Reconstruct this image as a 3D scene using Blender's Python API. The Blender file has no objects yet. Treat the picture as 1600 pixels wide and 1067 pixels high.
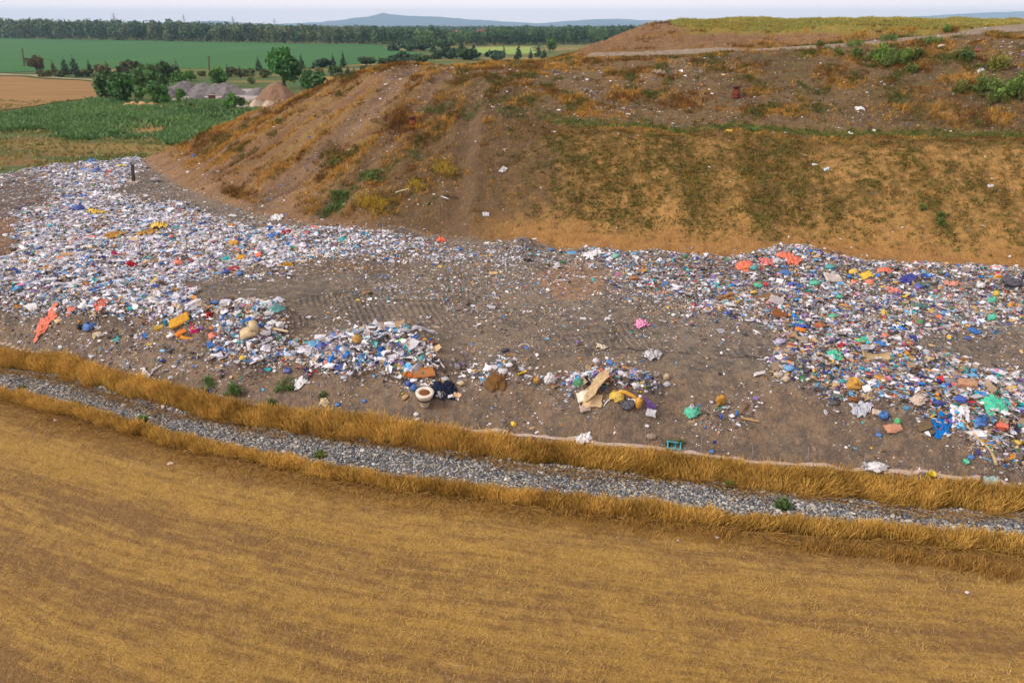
import bpy, math, random
import numpy as np

random.seed(7)
rng = np.random.default_rng(7)
R = math.radians
scene = bpy.context.scene
COL = scene.collection

# ------------------------------------------------------------------ camera
CAM_H, PITCH, FPX = 12.0, R(23.4), 1142.0
cam = bpy.data.cameras.new("camera")
cam.sensor_width = 36.0
cam.lens = 36.0 * FPX / 1600.0
cam.clip_start, cam.clip_end = 0.5, 60000.0
camo = bpy.data.objects.new("camera", cam)
COL.objects.link(camo)
camo.location = (0, 0, CAM_H)
camo.rotation_euler = (R(90) - PITCH, 0, 0)
scene.camera = camo

# ------------------------------------------------------------------ light
SUN_EL, SUN_AZ = R(38), R(250)      # azimuth clockwise from +Y: from the left, a little behind the camera
w = bpy.data.worlds.new("World")
scene.world = w
w.use_nodes = True
nt = w.node_tree
bg = nt.nodes["Background"]
sky = nt.nodes.new("ShaderNodeTexSky")
sky.sky_type = 'NISHITA'
sky.sun_disc = False
sky.sun_elevation = SUN_EL
sky.sun_rotation = SUN_AZ
sky.dust_density = 4.0
sky.air_density = 1.0
sky.ozone_density = 1.0
# thin high overcast: the blue of the clear sky is largely washed out by even pale cloud
hsv = nt.nodes.new("ShaderNodeHueSaturation")
hsv.inputs["Saturation"].default_value = 0.35
veil = nt.nodes.new("ShaderNodeMix"); veil.data_type = 'RGBA'
veil.inputs[7].default_value = (12.3, 10.4, 10.3, 1)
tcs = nt.nodes.new("ShaderNodeTexCoord"); sxyz = nt.nodes.new("ShaderNodeSeparateXYZ"); mr = nt.nodes.new("ShaderNodeMapRange")
mr.inputs[1].default_value, mr.inputs[2].default_value, mr.inputs[3].default_value, mr.inputs[4].default_value = 0.0, 0.45, 0.92, 0.42   # the veil thins towards the zenith
nt.links.new(tcs.outputs["Generated"], sxyz.inputs[0]); nt.links.new(sxyz.outputs[2], mr.inputs[0]); nt.links.new(mr.outputs[0], veil.inputs[0])
nt.links.new(sky.outputs[0], hsv.inputs["Color"])
nt.links.new(hsv.outputs[0], veil.inputs[6])
nt.links.new(veil.outputs[2], bg.inputs[0])
bg.inputs[1].default_value = 0.105
sun = bpy.data.lights.new("sun", 'SUN')
sun.energy = 1.7
sun.angle = R(10)
sun.color = (1.0, 0.96, 0.88)
suno = bpy.data.objects.new("sun", sun)
COL.objects.link(suno)
sd = np.array([math.sin(SUN_AZ) * math.cos(SUN_EL), math.cos(SUN_AZ) * math.cos(SUN_EL), math.sin(SUN_EL)])
from mathutils import Vector
suno.rotation_euler = Vector(sd).to_track_quat('Z', 'Y').to_euler()
suno.location = (-40, -30, 60)
vs = scene.view_settings
scene.display_settings.display_device = 'sRGB'
vs.view_transform, vs.look, vs.gamma, vs.use_curve_mapping = 'Standard', 'None', 1.0, False
vs.exposure = 0.45

# ------------------------------------------------------------------ maths helpers
CP, SP = math.cos(PITCH), math.sin(PITCH)

def unproject(px, py, z):
    """world x, y of the photo point (px, py) on the level z"""
    px, py = np.asarray(px, float), np.asarray(py, float)
    dx, du = px - 800.0, 533.5 - py
    dy = FPX * CP + du * SP
    dz = -FPX * SP + du * CP
    t = (z - CAM_H) / dz
    return dx * t, dy * t

def project(x, y, z):
    f = y * CP - (z - CAM_H) * SP
    u = y * SP + (z - CAM_H) * CP
    f = np.where(f > 0.1, f, 0.1)
    return 800 + FPX * x / f, 533.5 - FPX * u / f, f

def hash2(ix, iy, seed):
    h = (ix.astype(np.int64) * 374761393 + iy.astype(np.int64) * 668265263 + seed * 1442695041) & 0xFFFFFFFF
    h = ((h ^ (h >> 13)) * 1274126177) & 0xFFFFFFFF
    h = h ^ (h >> 16)
    return (h & 0xFFFFFF) / float(0xFFFFFF)

def vnoise(x, y, seed=0):
    x, y = np.asarray(x, float), np.asarray(y, float)
    ix, iy = np.floor(x), np.floor(y)
    fx, fy = x - ix, y - iy
    fx, fy = fx * fx * (3 - 2 * fx), fy * fy * (3 - 2 * fy)
    a, b = hash2(ix, iy, seed), hash2(ix + 1, iy, seed)
    c, d = hash2(ix, iy + 1, seed), hash2(ix + 1, iy + 1, seed)
    return (a * (1 - fx) + b * fx) * (1 - fy) + (c * (1 - fx) + d * fx) * fy

def fbm(x, y, seed=0, oct=4):
    v, a, s, n = 0, 1.0, 1.0, 0
    for k in range(oct):
        v = v + a * vnoise(x * s + 17.3 * k, y * s - 9.1 * k, seed + k)
        n += a; a *= 0.5; s *= 2.03
    return v / n

def smooth(a, b, v):
    t = np.clip((v - a) / (b - a), 0, 1)
    return t * t * (3 - 2 * t)

def lerp_line(P, X, cols):
    """P sorted by column 0; linear inter- and extrapolation"""
    X = np.asarray(X, float)
    out = []
    for c in cols:
        v = np.interp(X, P[:, 0], P[:, c])
        lo = (P[1, c] - P[0, c]) / (P[1, 0] - P[0, 0])
        hi = (P[-1, c] - P[-2, c]) / (P[-1, 0] - P[-2, 0])
        v = np.where(X < P[0, 0], P[0, c] + np.clip(X - P[0, 0], -18, 0) * lo, v)
        v = np.where(X > P[-1, 0], P[-1, c] + np.clip(X - P[-1, 0], 0, 18) * hi, v)
        out.append(v)
    return out

def world_line(pts, z=None):
    out = []
    for p in pts:
        zz = p[2] if len(p) > 2 else z
        x, y = unproject(p[0], p[1], zz)
        out.append((float(x), float(y), zz))
    return np.array(sorted(out))

def seg_dist(x, y, poly, closed=True):
    best = np.full(np.shape(x), 1e9)
    n = len(poly)
    for i in range(n if closed else n - 1):
        ax, ay = poly[i]; bx, by = poly[(i + 1) % n]
        dx, dy = bx - ax, by - ay
        t = np.clip(((x - ax) * dx + (y - ay) * dy) / (dx * dx + dy * dy), 0, 1)
        best = np.minimum(best, np.hypot(x - ax - t * dx, y - ay - t * dy))
    return best

def in_poly(x, y, poly):
    ins = np.zeros(np.shape(x), bool)
    n = len(poly)
    for i in range(n):
        ax, ay = poly[i]; bx, by = poly[(i + 1) % n]
        if ay == by: continue
        c = ((ay > y) != (by > y)) & (x < (bx - ax) * (y - ay) / (by - ay) + ax)
        ins ^= c
    return ins

def sdf(x, y, poly):
    d = seg_dist(x, y, poly)
    return np.where(in_poly(x, y, poly), d, -d)

# ------------------------------------------------------------------ the lie of the land
LB = world_line([(0,627),(100,652),(200,678),(300,708),(400,727),(600,765),(800,790),(1000,812),(1200,832),(1400,848),(1600,866)], 0.0)
UB = world_line([(0,575),(100,592),(212,628),(300,652),(400,670),(500,682),(560,690),(700,708),(820,725),(1000,742),(1150,760),(1200,767),(1400,790),(1600,807)], 0.0)
LA = world_line([(0,534),(100,565),(200,593),(300,617),(400,633),(500,648),(600,658),(700,669),(820,680),(1000,699),(1100,711),(1200,720),(1400,741),(1600,764)], 0.35)
LC = world_line([(-200,400,2.3),(0,440,2.3),(150,470,2.2),(300,490,2.1),(450,508,1.95),(600,528,1.85),(750,550,1.8),(900,566,1.7),(1050,576,1.7),(1200,586,1.7),(1350,600,1.7),(1500,618,1.7),(1600,626,1.7)])
TOE_Z = 1.9
toe_px = [(1750,455),(1600,441),(1400,427),(1200,412),(1000,400),(850,390),(700,376),(560,362),(450,350),(340,322),(270,290),(215,252)]
TOE = [tuple(float(c) for c in unproject(p[0], p[1], TOE_Z)) for p in toe_px]
TOE[0] = (TOE[0][0] + 60, TOE[0][1] - 9)
HILL = TOE + [(-28.5, 63.0), (-2.0, 88.0), (30.0, 118.0), (120.0, 140.0)]
MOUND = [(3.6, 59.5), (12.0, 57.6), (22.0, 55.6), (34.0, 52.5), (90.0, 44.0), (110.0, 120.0), (30.0, 105.0), (9.0, 80.0)]
EDGE = world_line([(-300,330),(-100,290),(5,272),(60,262),(130,254),(215,248)], 1.9)

def hill_s(x, y):
    return sdf(x, y, HILL)

def base_height(x, y, parts=False):
    x, y = np.asarray(x, float), np.asarray(y, float)
    ya, = lerp_line(LA, x, (1,))
    yc, zc = lerp_line(LC, x, (1, 2))
    # bank between the liner and the plateau
    t = np.clip((y - ya) / np.maximum(yc - ya, 0.5), 0, 1)
    bank = 0.35 + (zc - 0.35) * (0.75 * t + 0.25 * smooth(0, 1, t))
    flat = zc + (TOE_Z - zc) * smooth(0, 6, y - yc)
    land = np.where(y < ya, 0.35 * smooth(-0.9, 0.0, y - ya), np.where(y < yc, bank, flat))
    ye, = lerp_line(EDGE, x, (1,))
    land = np.where(x < -22, np.minimum(land, np.maximum(0, TOE_Z + 0.45 * (ye - y))), land)
    land = np.where((x >= -22) & (y > 66), 0.0, land)
    # the big hill
    s = hill_s(x, y)
    wr = smooth(-3, 8, x)
    left = np.interp(s, [-8, 0, 3, 14.0, 17.0, 60], [-4, 0, 1.2, 6.75, 7.1, 6.9])
    zr = 7.9 + 1.9 * smooth(6, 38, x)
    
    right = np.interp(s, [-8, 0, 1.5, 8.9, 10.9, 20.3, 23.3, 60], [-4, 0, 0.55, 4.45, 4.55, 7.75, 7.9, 7.9])
    right = np.where(s > 10.9, 4.55 + (right - 4.55) * (zr - 4.55) / (7.9 - 4.55), right)
    hill = TOE_Z + left * (1 - wr) + right * wr
    m = sdf(x, y, MOUND)
    top = 12.25
    rise = np.clip(m, 0, None) * 0.36
    md = np.minimum(rise, np.maximum(top - hill, 0))
    # softened shoulder
    md = md - 0.18 * np.exp(-((rise - np.maximum(top - hill, 0)) / 0.5) ** 2)
    hill = hill + np.maximum(md, 0)
    kk = 0.25
    h = np.clip(0.5 + 0.5 * (hill - land) / kk, 0, 1)
    z = land * (1 - h) + hill * h + kk * h * (1 - h)
    z = np.where(y < ya - 0.9, 0.0, z)
    if parts:
        return z, s, m, ya, yc
    return z

# ------------------------------------------------------------------ where the rubbish lies (photo outlines carried onto the ground)
DENSE = [
 (1.0, [(-400,300),(20,274),(60,263),(130,254),(228,247),(232,258),(185,290),(178,302),(300,324),(340,348),(470,362),(560,366),(620,374),(690,384),(640,394),(560,395),(500,398),(470,420),(380,427),(310,440),(290,470),(330,500),(300,518),(250,514),(180,496),(100,494),(40,500),(-60,500),(-400,455)]),
 (1.0, [(325,520),(360,495),(400,486),(440,508),(434,540),(520,537),(590,524),(640,528),(690,558),(702,590),(655,604),(600,582),(540,590),(470,582),(430,580),(350,575),(322,548)]),
 (0.8, [(900,392),(960,396),(1010,404),(1050,420),(1050,470),(960,452),(920,410)]),
 (1.0, [(1000,408),(1100,415),(1160,412),(1240,404),(1350,420),(1480,425),(1600,436),(2000,470),(2000,540),(1600,520),(1520,524),(1440,530),(1420,545),(1500,574),(1600,598),(2000,690),(2000,830),(1600,748),(1540,742),(1480,705),(1390,658),(1330,636),(1260,618),(1200,602),(1195,575),(1232,545),(1190,515),(1120,500),(1060,480),(1000,455)]),
 (1.0, [(892,600),(915,583),(960,577),(1005,590),(1025,628),(1000,642),(960,636),(905,632)]),
 (0.5, [(728,568),(780,556),(832,560),(836,600),(800,612),(735,605)]),
 (0.45, [(620,374),(690,384),(780,388),(880,392),(930,410),(800,412),(640,402)]),
 (0.10, [(500,395),(800,408),(960,430),(1060,480),(1190,515),(1150,560),(900,510),(600,470),(470,425)]),
 (0.2, [(-100,515),(60,518),(180,512),(330,545),(350,578),(250,600),(150,580),(0,535),(-100,520)]),
 (0.25, [(830,590),(890,575),(900,640),(850,650)]),
 (0.3, [(1060,640),(1180,630),(1190,660),(1100,668)]),
 (0.3, [(600,590),(710,588),(725,610),(640,625)]),
]
CUT = [
 [(-400,300),(0,283),(70,278),(95,295),(90,315),(20,340),(30,375),(18,410),(-400,430)],
 [(1445,532),(1600,524),(2000,545),(2000,650),(1600,592),(1500,570)],
]
GX0, GY0, GS = -400, 200, 4
gw, gh = 2400 // GS, 680 // GS
gx, gy = np.meshgrid(GX0 + (np.arange(gw) + .5) * GS, GY0 + (np.arange(gh) + .5) * GS)
DMAP = np.zeros((gh, gw))
for d, poly in DENSE:
    DMAP = np.maximum(DMAP, d * in_poly(gx, gy, poly))
for poly in CUT:
    DMAP = np.where(in_poly(gx, gy, poly), np.minimum(DMAP, 0.06), DMAP)
def blur(m, k):
    for _ in range(2):
        for ax in (0, 1):
            p = np.pad(m, [(k, k) if a == ax else (0, 0) for a in (0, 1)], mode='edge')
            c = np.cumsum(p, axis=ax)
            c = np.insert(c, 0, 0, axis=ax)
            m = (np.take(c, range(2 * k + 1, c.shape[ax]), axis=ax) - np.take(c, range(0, c.shape[ax] - 2 * k - 1), axis=ax)) / (2 * k + 1)
    return m
DMAP = .62 * blur(DMAP, 1) + .38 * blur(DMAP, 4)

def density(x, y, zb=None):
    """share of the ground covered by rubbish"""
    if zb is None: zb = base_height(x, y)
    px, py, f = project(x, y, zb)
    n = (fbm(x * 0.9, y * 0.9, 71, 4) - 0.5)
    px = px + n * 60; py = py + (fbm(x * 0.9, y * 0.9, 81, 4) - 0.5) * 34
    i = np.clip((px - GX0) / GS - .5, 0, gw - 1.001); j = np.clip((py - GY0) / GS - .5, 0, gh - 1.001)
    i0, j0 = i.astype(int), j.astype(int); fi, fj = i - i0, j - j0
    v = DMAP[j0, i0] * (1 - fi) * (1 - fj) + DMAP[j0, i0 + 1] * fi * (1 - fj) + DMAP[j0 + 1, i0] * (1 - fi) * fj + DMAP[j0 + 1, i0 + 1] * fi * fj
    ok = (px > GX0) & (px < GX0 + gw * GS) & (py > GY0) & (py < GY0 + gh * GS) & (y > 8) & (y < 75) & (np.asarray(zb) < 4)
    return np.where(ok, v, 0)

HEAPS = [(400,520,0.55,1.5),(437,520,0.2,1.0),(560,555,0.3,1.3),(630,545,0.45,1.2),(650,590,0.3,1.0),(950,602,0.55,1.2),(985,612,0.3,0.9),(780,585,0.25,1.2),(290,512,0.4,1.2),
         (1240,415,0.6,1.8),(1180,425,0.4,1.5),(1100,425,0.4,1.6),(1330,432,0.45,1.8),(1450,440,0.5,1.8),(1570,448,0.5,1.8),(1020,415,0.45,1.4),(940,402,0.35,1.0),(1210,475,0.3,1.2),(1300,560,0.3,1.5),
         (1230,585,0.35,1.1),(1530,660,0.45,1.4),(1440,640,0.3,1.4),(1360,620,0.25,1.2),(820,388,0.3,1.0),(600,372,0.35,1.3),(500,370,0.3,1.3),(740,565,-0.45,1.1),(720,545,-0.2,1.0),(1150,530,0.15,2.0),
         (120,430,0.3,2.5),(220,400,0.2,3.0),(300,360,0.25,2.0)]
HEAPW = []
for px, py, a, r in HEAPS:
    zz = 1.9 if py < 520 else 1.6
    hx, hy = unproject(px, py, zz)
    HEAPW.append((float(hx), float(hy), a, r))

RUTS = [([(652, 108), (600, 150), (540, 210), (430, 305), (390, 335)], .75), ([(700, 114), (640, 185), (560, 275), (505, 340)], .45), ([(745, 140), (725, 250), (712, 370)], .45), ([(575, 138), (470, 215), (330, 302)], .4), ([(520, 160), (400, 245), (300, 300)], .35)]
RUTW = []
def _find(px, py):
    # where the line of sight meets the smooth hill, by bisection along the ray
    dx, du = (px - 800) / FPX, (533.5 - py) / FPX
    t = np.arange(30.0, 75.0, .05)
    g = CAM_H + (-SP + du * CP) * t - base_height(dx * t, (CP + du * SP) * t)
    k = int(np.argmax(g <= 0)) if (g <= 0).any() else len(t) - 1
    return dx * t[k], (CP + du * SP) * t[k]
for pl, wd_ in RUTS: RUTW.append(([_find(*p) for p in pl], wd_))
ROAD = [_find(*p) for p in [(930, 89.5), (960, 88.5), (1040, 86), (1120, 82), (1190, 79), (1250, 76), (1300, 73), (1350, 69), (1400, 64), (1450, 60), (1500, 55), (1550, 51), (1600, 46), (1680, 39)]]

def height(x, y):
    x, y = np.asarray(x, float), np.asarray(y, float)
    zb, s, m, ya, yc = base_height(x, y, True)
    z = zb.copy() if hasattr(zb, 'copy') else zb
    near = (y > 5) & (y < 130) & (np.abs(x) < 130)
    d = density(x, y, zb)
    land = smooth(0.05, 0.5, zb) * (s < 1.5)
    for hx, hy, a, r in HEAPW:
        z = z + a * np.exp(-(((x - hx) / r) ** 2 + ((y - hy) / (r * 0.8)) ** 2)) * land
    # broken ground
    z = z + land * ((fbm(x * 0.55, y * 0.55, 3, 3) - .5) * 0.35 + (fbm(x * 2.3, y * 2.3, 5, 3) - .5) * (0.17 + 0.12 * np.clip(d, 0, 1)) + 0.12 * np.clip(d, 0, 1))
    hl = smooth(0.3, 2.5, s)
    if np.ndim(x):
        mm = (y > 42) & (y < 68) & (x > -14) & (x < 60)
        if mm.any():
            hl = np.array(hl); dr = seg_dist(x[mm], y[mm], ROAD, False); hl[mm] *= .12 + .88 * smooth(.7, 2.6, dr)
            z = np.array(z); z[mm] += .10 * np.exp(-(dr / .9) ** 2)      # the track stands a little proud of the slope
    z = z + hl * ((fbm(x * 0.3, y * 0.3, 11, 3) - .5) * 0.7 + (fbm(x * 1.5, y * 1.5, 13, 3) - .5) * 0.22 + (fbm(x * 5, y * 5, 14, 2) - .5) * 0.08)
    # wheel ruts and slight ridges running down the left face
    for pl, wd_ in RUTW:
        mm = (x > -32) & (x < 6) & (y > 34) & (y < 62)
        if np.ndim(x) == 0 or not mm.any(): continue
        dd = seg_dist(x[mm], y[mm], pl, False)
        z = np.array(z); z[mm] += hl[mm] * (-.22 * np.exp(-(dd / wd_) ** 2) + .10 * np.exp(-((dd - 1.9 * wd_) / (.6 * wd_)) ** 2))
    q = 0.6 * x - 0.8 * y
    z = z + hl * (1 - smooth(-3, 6, x)) * (fbm(q * 1.3, (x + y) * 0.08, 17, 3) - .5) * 0.35
    fld = (zb < 0.02) & near
    z = z + np.where(fld, (fbm(x * 0.25, y * 0.25, 21, 3) - .5) * 0.12 + (fbm(x * 3.1, y * 3.1, 23, 3) - .5) * 0.07, 0)
    return z

def hit(px, py):
    """first meeting of the line of sight through photo points with the ground: x, y, z, depth"""
    px, py = np.atleast_1d(np.asarray(px, float)), np.atleast_1d(np.asarray(py, float))
    dx, du = (px - 800) / FPX, (533.5 - py) / FPX
    dy = CP + du * SP; dz = -SP + du * CP
    t = np.full(px.shape, 9.0); done = np.zeros(px.shape, bool); tl = t.copy()
    while True:
        act = ~done
        if not act.any() or t[act].max() > 400: break
        h = height(dx[act] * t[act], dy[act] * t[act])
        g = CAM_H + dz[act] * t[act] - h
        ia = np.where(act)[0]
        hitm = g <= 0
        done[ia[hitm]] = True
        adv = ia[~hitm]
        tl[adv] = t[adv]
        t[adv] += np.clip(g[~hitm] * 0.35, 0.04, 2.0)
    for _ in range(8):
        tm = 0.5 * (tl + t)
        below = CAM_H + dz * tm - height(dx * tm, dy * tm) <= 0
        t = np.where(below, tm, t); tl = np.where(below, tl, tm)
    x, y = dx * t, dy * t
    return x, y, height(x, y), t

def slope_n(x, y, e=0.25):
    gx_ = (height(x + e, y) - height(x - e, y)) / (2 * e)
    gy_ = (height(x, y + e) - height(x, y - e)) / (2 * e)
    n = np.stack([-gx_, -gy_, np.ones_like(gx_)], -1)
    return n / np.linalg.norm(n, axis=-1, keepdims=True)

# ------------------------------------------------------------------ scene helpers
def srgb(r, g, b):
    return tuple((c / 255 / 12.92) if c / 255 <= 0.04045 else ((c / 255 + 0.055) / 1.055) ** 2.4 for c in (r, g, b))
def S(*c):
    return np.array(srgb(*c))

def tag(o, label=None, cat=None, group=None, kind=None):
    if label: o["label"] = label
    if cat: o["category"] = cat
    if group: o["group"] = group
    if kind: o["kind"] = kind
    return o

def mesh_from(name, V, faces, mats, attrs=None, smooth_shade=False, mat_idx=None):
    """faces: list of (n, k) index arrays"""
    me = bpy.data.meshes.new(name)
    V = np.ascontiguousarray(V, np.float32)
    me.vertices.add(len(V)); me.vertices.foreach_set("co", V.ravel())
    loops = np.concatenate([f.ravel() for f in faces]).astype(np.int32)
    tot = np.concatenate([np.full(len(f), f.shape[1], np.int32) for f in faces])
    st = np.concatenate([[0], np.cumsum(tot)[:-1]]).astype(np.int32)
    me.loops.add(len(loops)); me.loops.foreach_set("vertex_index", loops)
    me.polygons.add(len(tot)); me.polygons.foreach_set("loop_start", st); me.polygons.foreach_set("loop_total", tot)
    me.polygons.foreach_set("use_smooth", np.full(len(tot), smooth_shade))
    for m in (mats if isinstance(mats, (list, tuple)) else [mats]): me.materials.append(m)
    if mat_idx is not None: me.polygons.foreach_set("material_index", np.asarray(mat_idx, np.int32))
    me.update(calc_edges=True)
    for an, (tp, data) in (attrs or {}).items():
        a = me.attributes.new(an, tp, 'POINT')
        a.data.foreach_set("color" if 'COLOR' in tp else ("vector" if tp == 'FLOAT_VECTOR' else "value"), np.ascontiguousarray(data, np.float32).ravel())
    return me

def link(name, me, parent=None, loc=(0, 0, 0)):
    o = bpy.data.objects.new(name, me); COL.objects.link(o); o.location = loc
    if parent is not None: o.parent = parent
    return o

def empty(name, loc=(0, 0, 0)):
    o = bpy.data.objects.new(name, None); COL.objects.link(o); o.location = loc
    return o

def rgba(c, a=1.0):
    return (float(c[0]), float(c[1]), float(c[2]), a)

class NT:
    def __init__(s, name):
        s.m = bpy.data.materials.new(name); s.m.use_nodes = True
        s.t = s.m.node_tree; s.b = s.t.nodes["Principled BSDF"]
        s.b.inputs["Roughness"].default_value = 0.9
        s.b.inputs["Specular IOR Level"].default_value = 0.25
    def n(s, typ, **kw):
        nd = s.t.nodes.new(typ)
        for k, v in kw.items():
            if k in nd.inputs.keys(): nd.inputs[k].default_value = v
            else: setattr(nd, k, v)
        return nd
    def l(s, a, b): s.t.links.new(a, b)
    def math(s, op, a, b=None, clamp=False):
        nd = s.t.nodes.new("ShaderNodeMath"); nd.operation = op; nd.use_clamp = clamp
        for i, v in enumerate((a, b)):
            if v is None: continue
            if isinstance(v, (int, float)): nd.inputs[i].default_value = v
            else: s.l(v, nd.inputs[i])
        return nd.outputs[0]
    def attr(s, name): return s.n("ShaderNodeAttribute", attribute_name=name)
    def noise(s, vec, scale, detail=4.0, rough=0.6):
        nd = s.n("ShaderNodeTexNoise", Scale=scale, Detail=detail, Roughness=rough)
        if vec is not None: s.l(vec, nd.inputs["Vector"])
        return nd.outputs["Fac"]
    def mix(s, f, a, b, blend='MIX'):
        nd = s.n("ShaderNodeMix", data_type='RGBA', blend_type=blend)
        for i, v in ((0, f), (6, a), (7, b)):
            if isinstance(v, (int, float)): nd.inputs[i].default_value = v
            elif isinstance(v, (tuple, list, np.ndarray)): nd.inputs[i].default_value = rgba(v)
            else: s.l(v, nd.inputs[i])
        return nd.outputs[2]
    def bump(s, h, strength, dist):
        nd = s.n("ShaderNodeBump", Strength=strength, Distance=dist)
        s.l(h, nd.inputs["Height"]); s.l(nd.outputs[0], s.b.inputs["Normal"]); return nd

def mat_terrain():
    k = NT("earth")
    geo = k.n("ShaderNodeNewGeometry").outputs["Position"]
    A, B, F = k.attr("ca"), k.attr("cb"), k.attr("flow")
    iso = k.noise(geo, 2.6, 9.0, 0.68)
    flo = k.noise(F.outputs["Vector"], 1.0, 7.0, 0.65)
    n = k.math('ADD', k.math('MULTIPLY', iso, k.math('SUBTRACT', 1.0, B.outputs["Alpha"])), k.math('MULTIPLY', flo, B.outputs["Alpha"]))
    fac = k.math('ADD', k.math('MULTIPLY', k.math('SUBTRACT', n, 0.5), 6.0), A.outputs["Alpha"], True)
    col = k.mix(fac, A.outputs["Color"], B.outputs["Color"])
    fine = k.noise(geo, 21.0, 5.0, 0.7)
    fm = k.math('ADD', k.math('MULTIPLY', fine, 1.5), 0.25)
    grey = k.n("ShaderNodeCombineColor")
    for i in range(3): k.l(fm, grey.inputs[i])
    col = k.mix(1.0, col, grey.outputs[0], 'MULTIPLY')
    sp = k.math('MULTIPLY', k.math('SUBTRACT', k.noise(geo, 9.0, 3.0, 0.6), 0.60), 9.0, True)
    col = k.mix(k.math('MULTIPLY', sp, 0.4), col, S(186, 164, 140))
    k.l(col, k.b.inputs["Base Color"])
    C = k.attr("cleat")
    sepc = k.n("ShaderNodeSeparateXYZ"); k.l(C.outputs["Vector"], sepc.inputs[0])
    # the bars of the crawler tracks pressed into the ground
    wob = k.math('MULTIPLY', k.noise(geo, 1.5, 2.0), 3.0)
    w1 = k.math('SINE', k.math('ADD', k.math('MULTIPLY', sepc.outputs[0], 27.0), wob))
    w1 = k.math('MULTIPLY', k.math('MULTIPLY', w1, sepc.outputs[2]), 0.05)
    h = k.math('ADD', k.math('MULTIPLY', fine, 0.08), k.math('ADD', k.math('MULTIPLY', k.noise(geo, 6.0, 5.0, 0.65), 0.24), w1))
    k.bump(h, 0.9, 1.0)
    return k.m

def mat_attr(name, rough=0.7, spec=0.3, transl=0.0, vary=0.0, scale=30.0):
    k = NT(name)
    A = k.attr("col")
    c = A.outputs["Color"]
    if vary:
        f = k.noise(None, scale, 3.0)
        tc = k.n("ShaderNodeTexCoord"); k.l(tc.outputs["Object"], f.node.inputs["Vector"])
        g = k.n("ShaderNodeCombineColor")
        v = k.math('ADD', k.math('MULTIPLY', f, 2 * vary), 1 - vary)
        for i in range(3): k.l(v, g.inputs[i])
        c = k.mix(1.0, c, g.outputs[0], 'MULTIPLY')
    k.l(c, k.b.inputs["Base Color"])
    k.b.inputs["Roughness"].default_value = rough
    k.b.inputs["Specular IOR Level"].default_value = spec
    if transl:
        tr = k.n("ShaderNodeBsdfTranslucent"); k.l(c, tr.inputs["Color"])
        mx = k.n("ShaderNodeMixShader"); mx.inputs[0].default_value = transl
        k.l(k.b.outputs[0], mx.inputs[1]); k.l(tr.outputs[0], mx.inputs[2])
        k.l(mx.outputs[0], k.t.nodes["Material Output"].inputs["Surface"])
    return k.m

def mat_noise(name, c1, c2, scale=3.0, rough=0.9, spec=0.2, detail=6.0, bump=0.0, bscale=None, coord="Object", stretch=(1, 1, 1), contrast=3.0):
    k = NT(name)
    tc = k.n("ShaderNodeTexCoord")
    mp = k.n("ShaderNodeMapping"); mp.inputs["Scale"].default_value = stretch
    k.l(tc.outputs[coord], mp.inputs[0])
    f = k.noise(mp.outputs[0], scale, detail, 0.65)
    fac = k.math('ADD', k.math('MULTIPLY', k.math('SUBTRACT', f, 0.5), contrast), 0.5, True)
    c = k.mix(fac, c1, c2)
    k.l(c, k.b.inputs["Base Color"])
    k.b.inputs["Roughness"].default_value = rough
    k.b.inputs["Specular IOR Level"].default_value = spec
    if bump: k.bump(k.noise(mp.outputs[0], bscale or scale * 3, 4.0), bump, 0.1)
    return k.m

M_EARTH = mat_terrain()

# ------------------------------------------------------------------ the ground: one sheet out to the horizon
def axis(lo, hi, step, end_lo, end_hi, g):
    mid = list(np.arange(lo, hi + 1e-6, step))
    a, s = [], step
    x = lo
    while x > end_lo: s *= g; x -= s; a.append(x)
    b, s = [], step
    x = mid[-1]
    while x < end_hi: s *= g; x += s; b.append(x)
    return np.array(a[::-1] + mid + b)
STEP = 0.14
XS = axis(-42, 34, STEP, -30000, 30000, 1.05)
YS = axis(8, 62, STEP, -2000, 40000, 1.045)
X, Y = np.meshgrid(XS, YS)
Z = height(X, Y)
Z = Z + np.where(Y > 90, 0, 0)
ZB, SH, SM, YA, YC = base_height(X, Y, True)
DEN = density(X, Y, ZB)
YLB, = lerp_line(LB, X, (1,)); YUB, = lerp_line(UB, X, (1,))
PX, PY, PF = project(X, Y, Z)
nx, ny = len(XS), len(YS)
near = (Y < 130) & (np.abs(X) < 140)

def hitline(pts):
    a = np.array(pts, float)
    x, y, z, t = hit(a[:, 0], a[:, 1])
    return list(zip(x, y))
ROADD = np.full(X.shape, 99.0)
mk = near & (Y > 30) & (Y < 90)
ROADD[mk] = seg_dist(X[mk], Y[mk], ROAD, False)

CA = np.zeros(X.shape + (3,)); CB = np.zeros(X.shape + (3,)); BI = np.full(X.shape, 0.5); FW = np.zeros(X.shape)
FL = np.stack([X * 2.0, Y * 2.0, Z * 2.0], -1)
def put(mask, ca, cb, bias=None, fw=None, k=None):
    """mask 0..1 blend"""
    m = np.clip(mask, 0, 1)[..., None]
    CA[:] = CA * (1 - m) + np.asarray(ca) * m
    CB[:] = CB * (1 - m) + np.asarray(cb) * m
    if bias is not None: BI[:] = BI * (1 - m[..., 0]) + bias * m[..., 0]
    if fw is not None: FW[:] = FW * (1 - m[..., 0]) + fw * m[..., 0]

n1, n2, n3 = fbm(X * 0.12, Y * 0.12, 31, 4), fbm(X * 0.5, Y * 0.5, 41, 4), fbm(X * 1.6, Y * 1.6, 51, 4)
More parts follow.
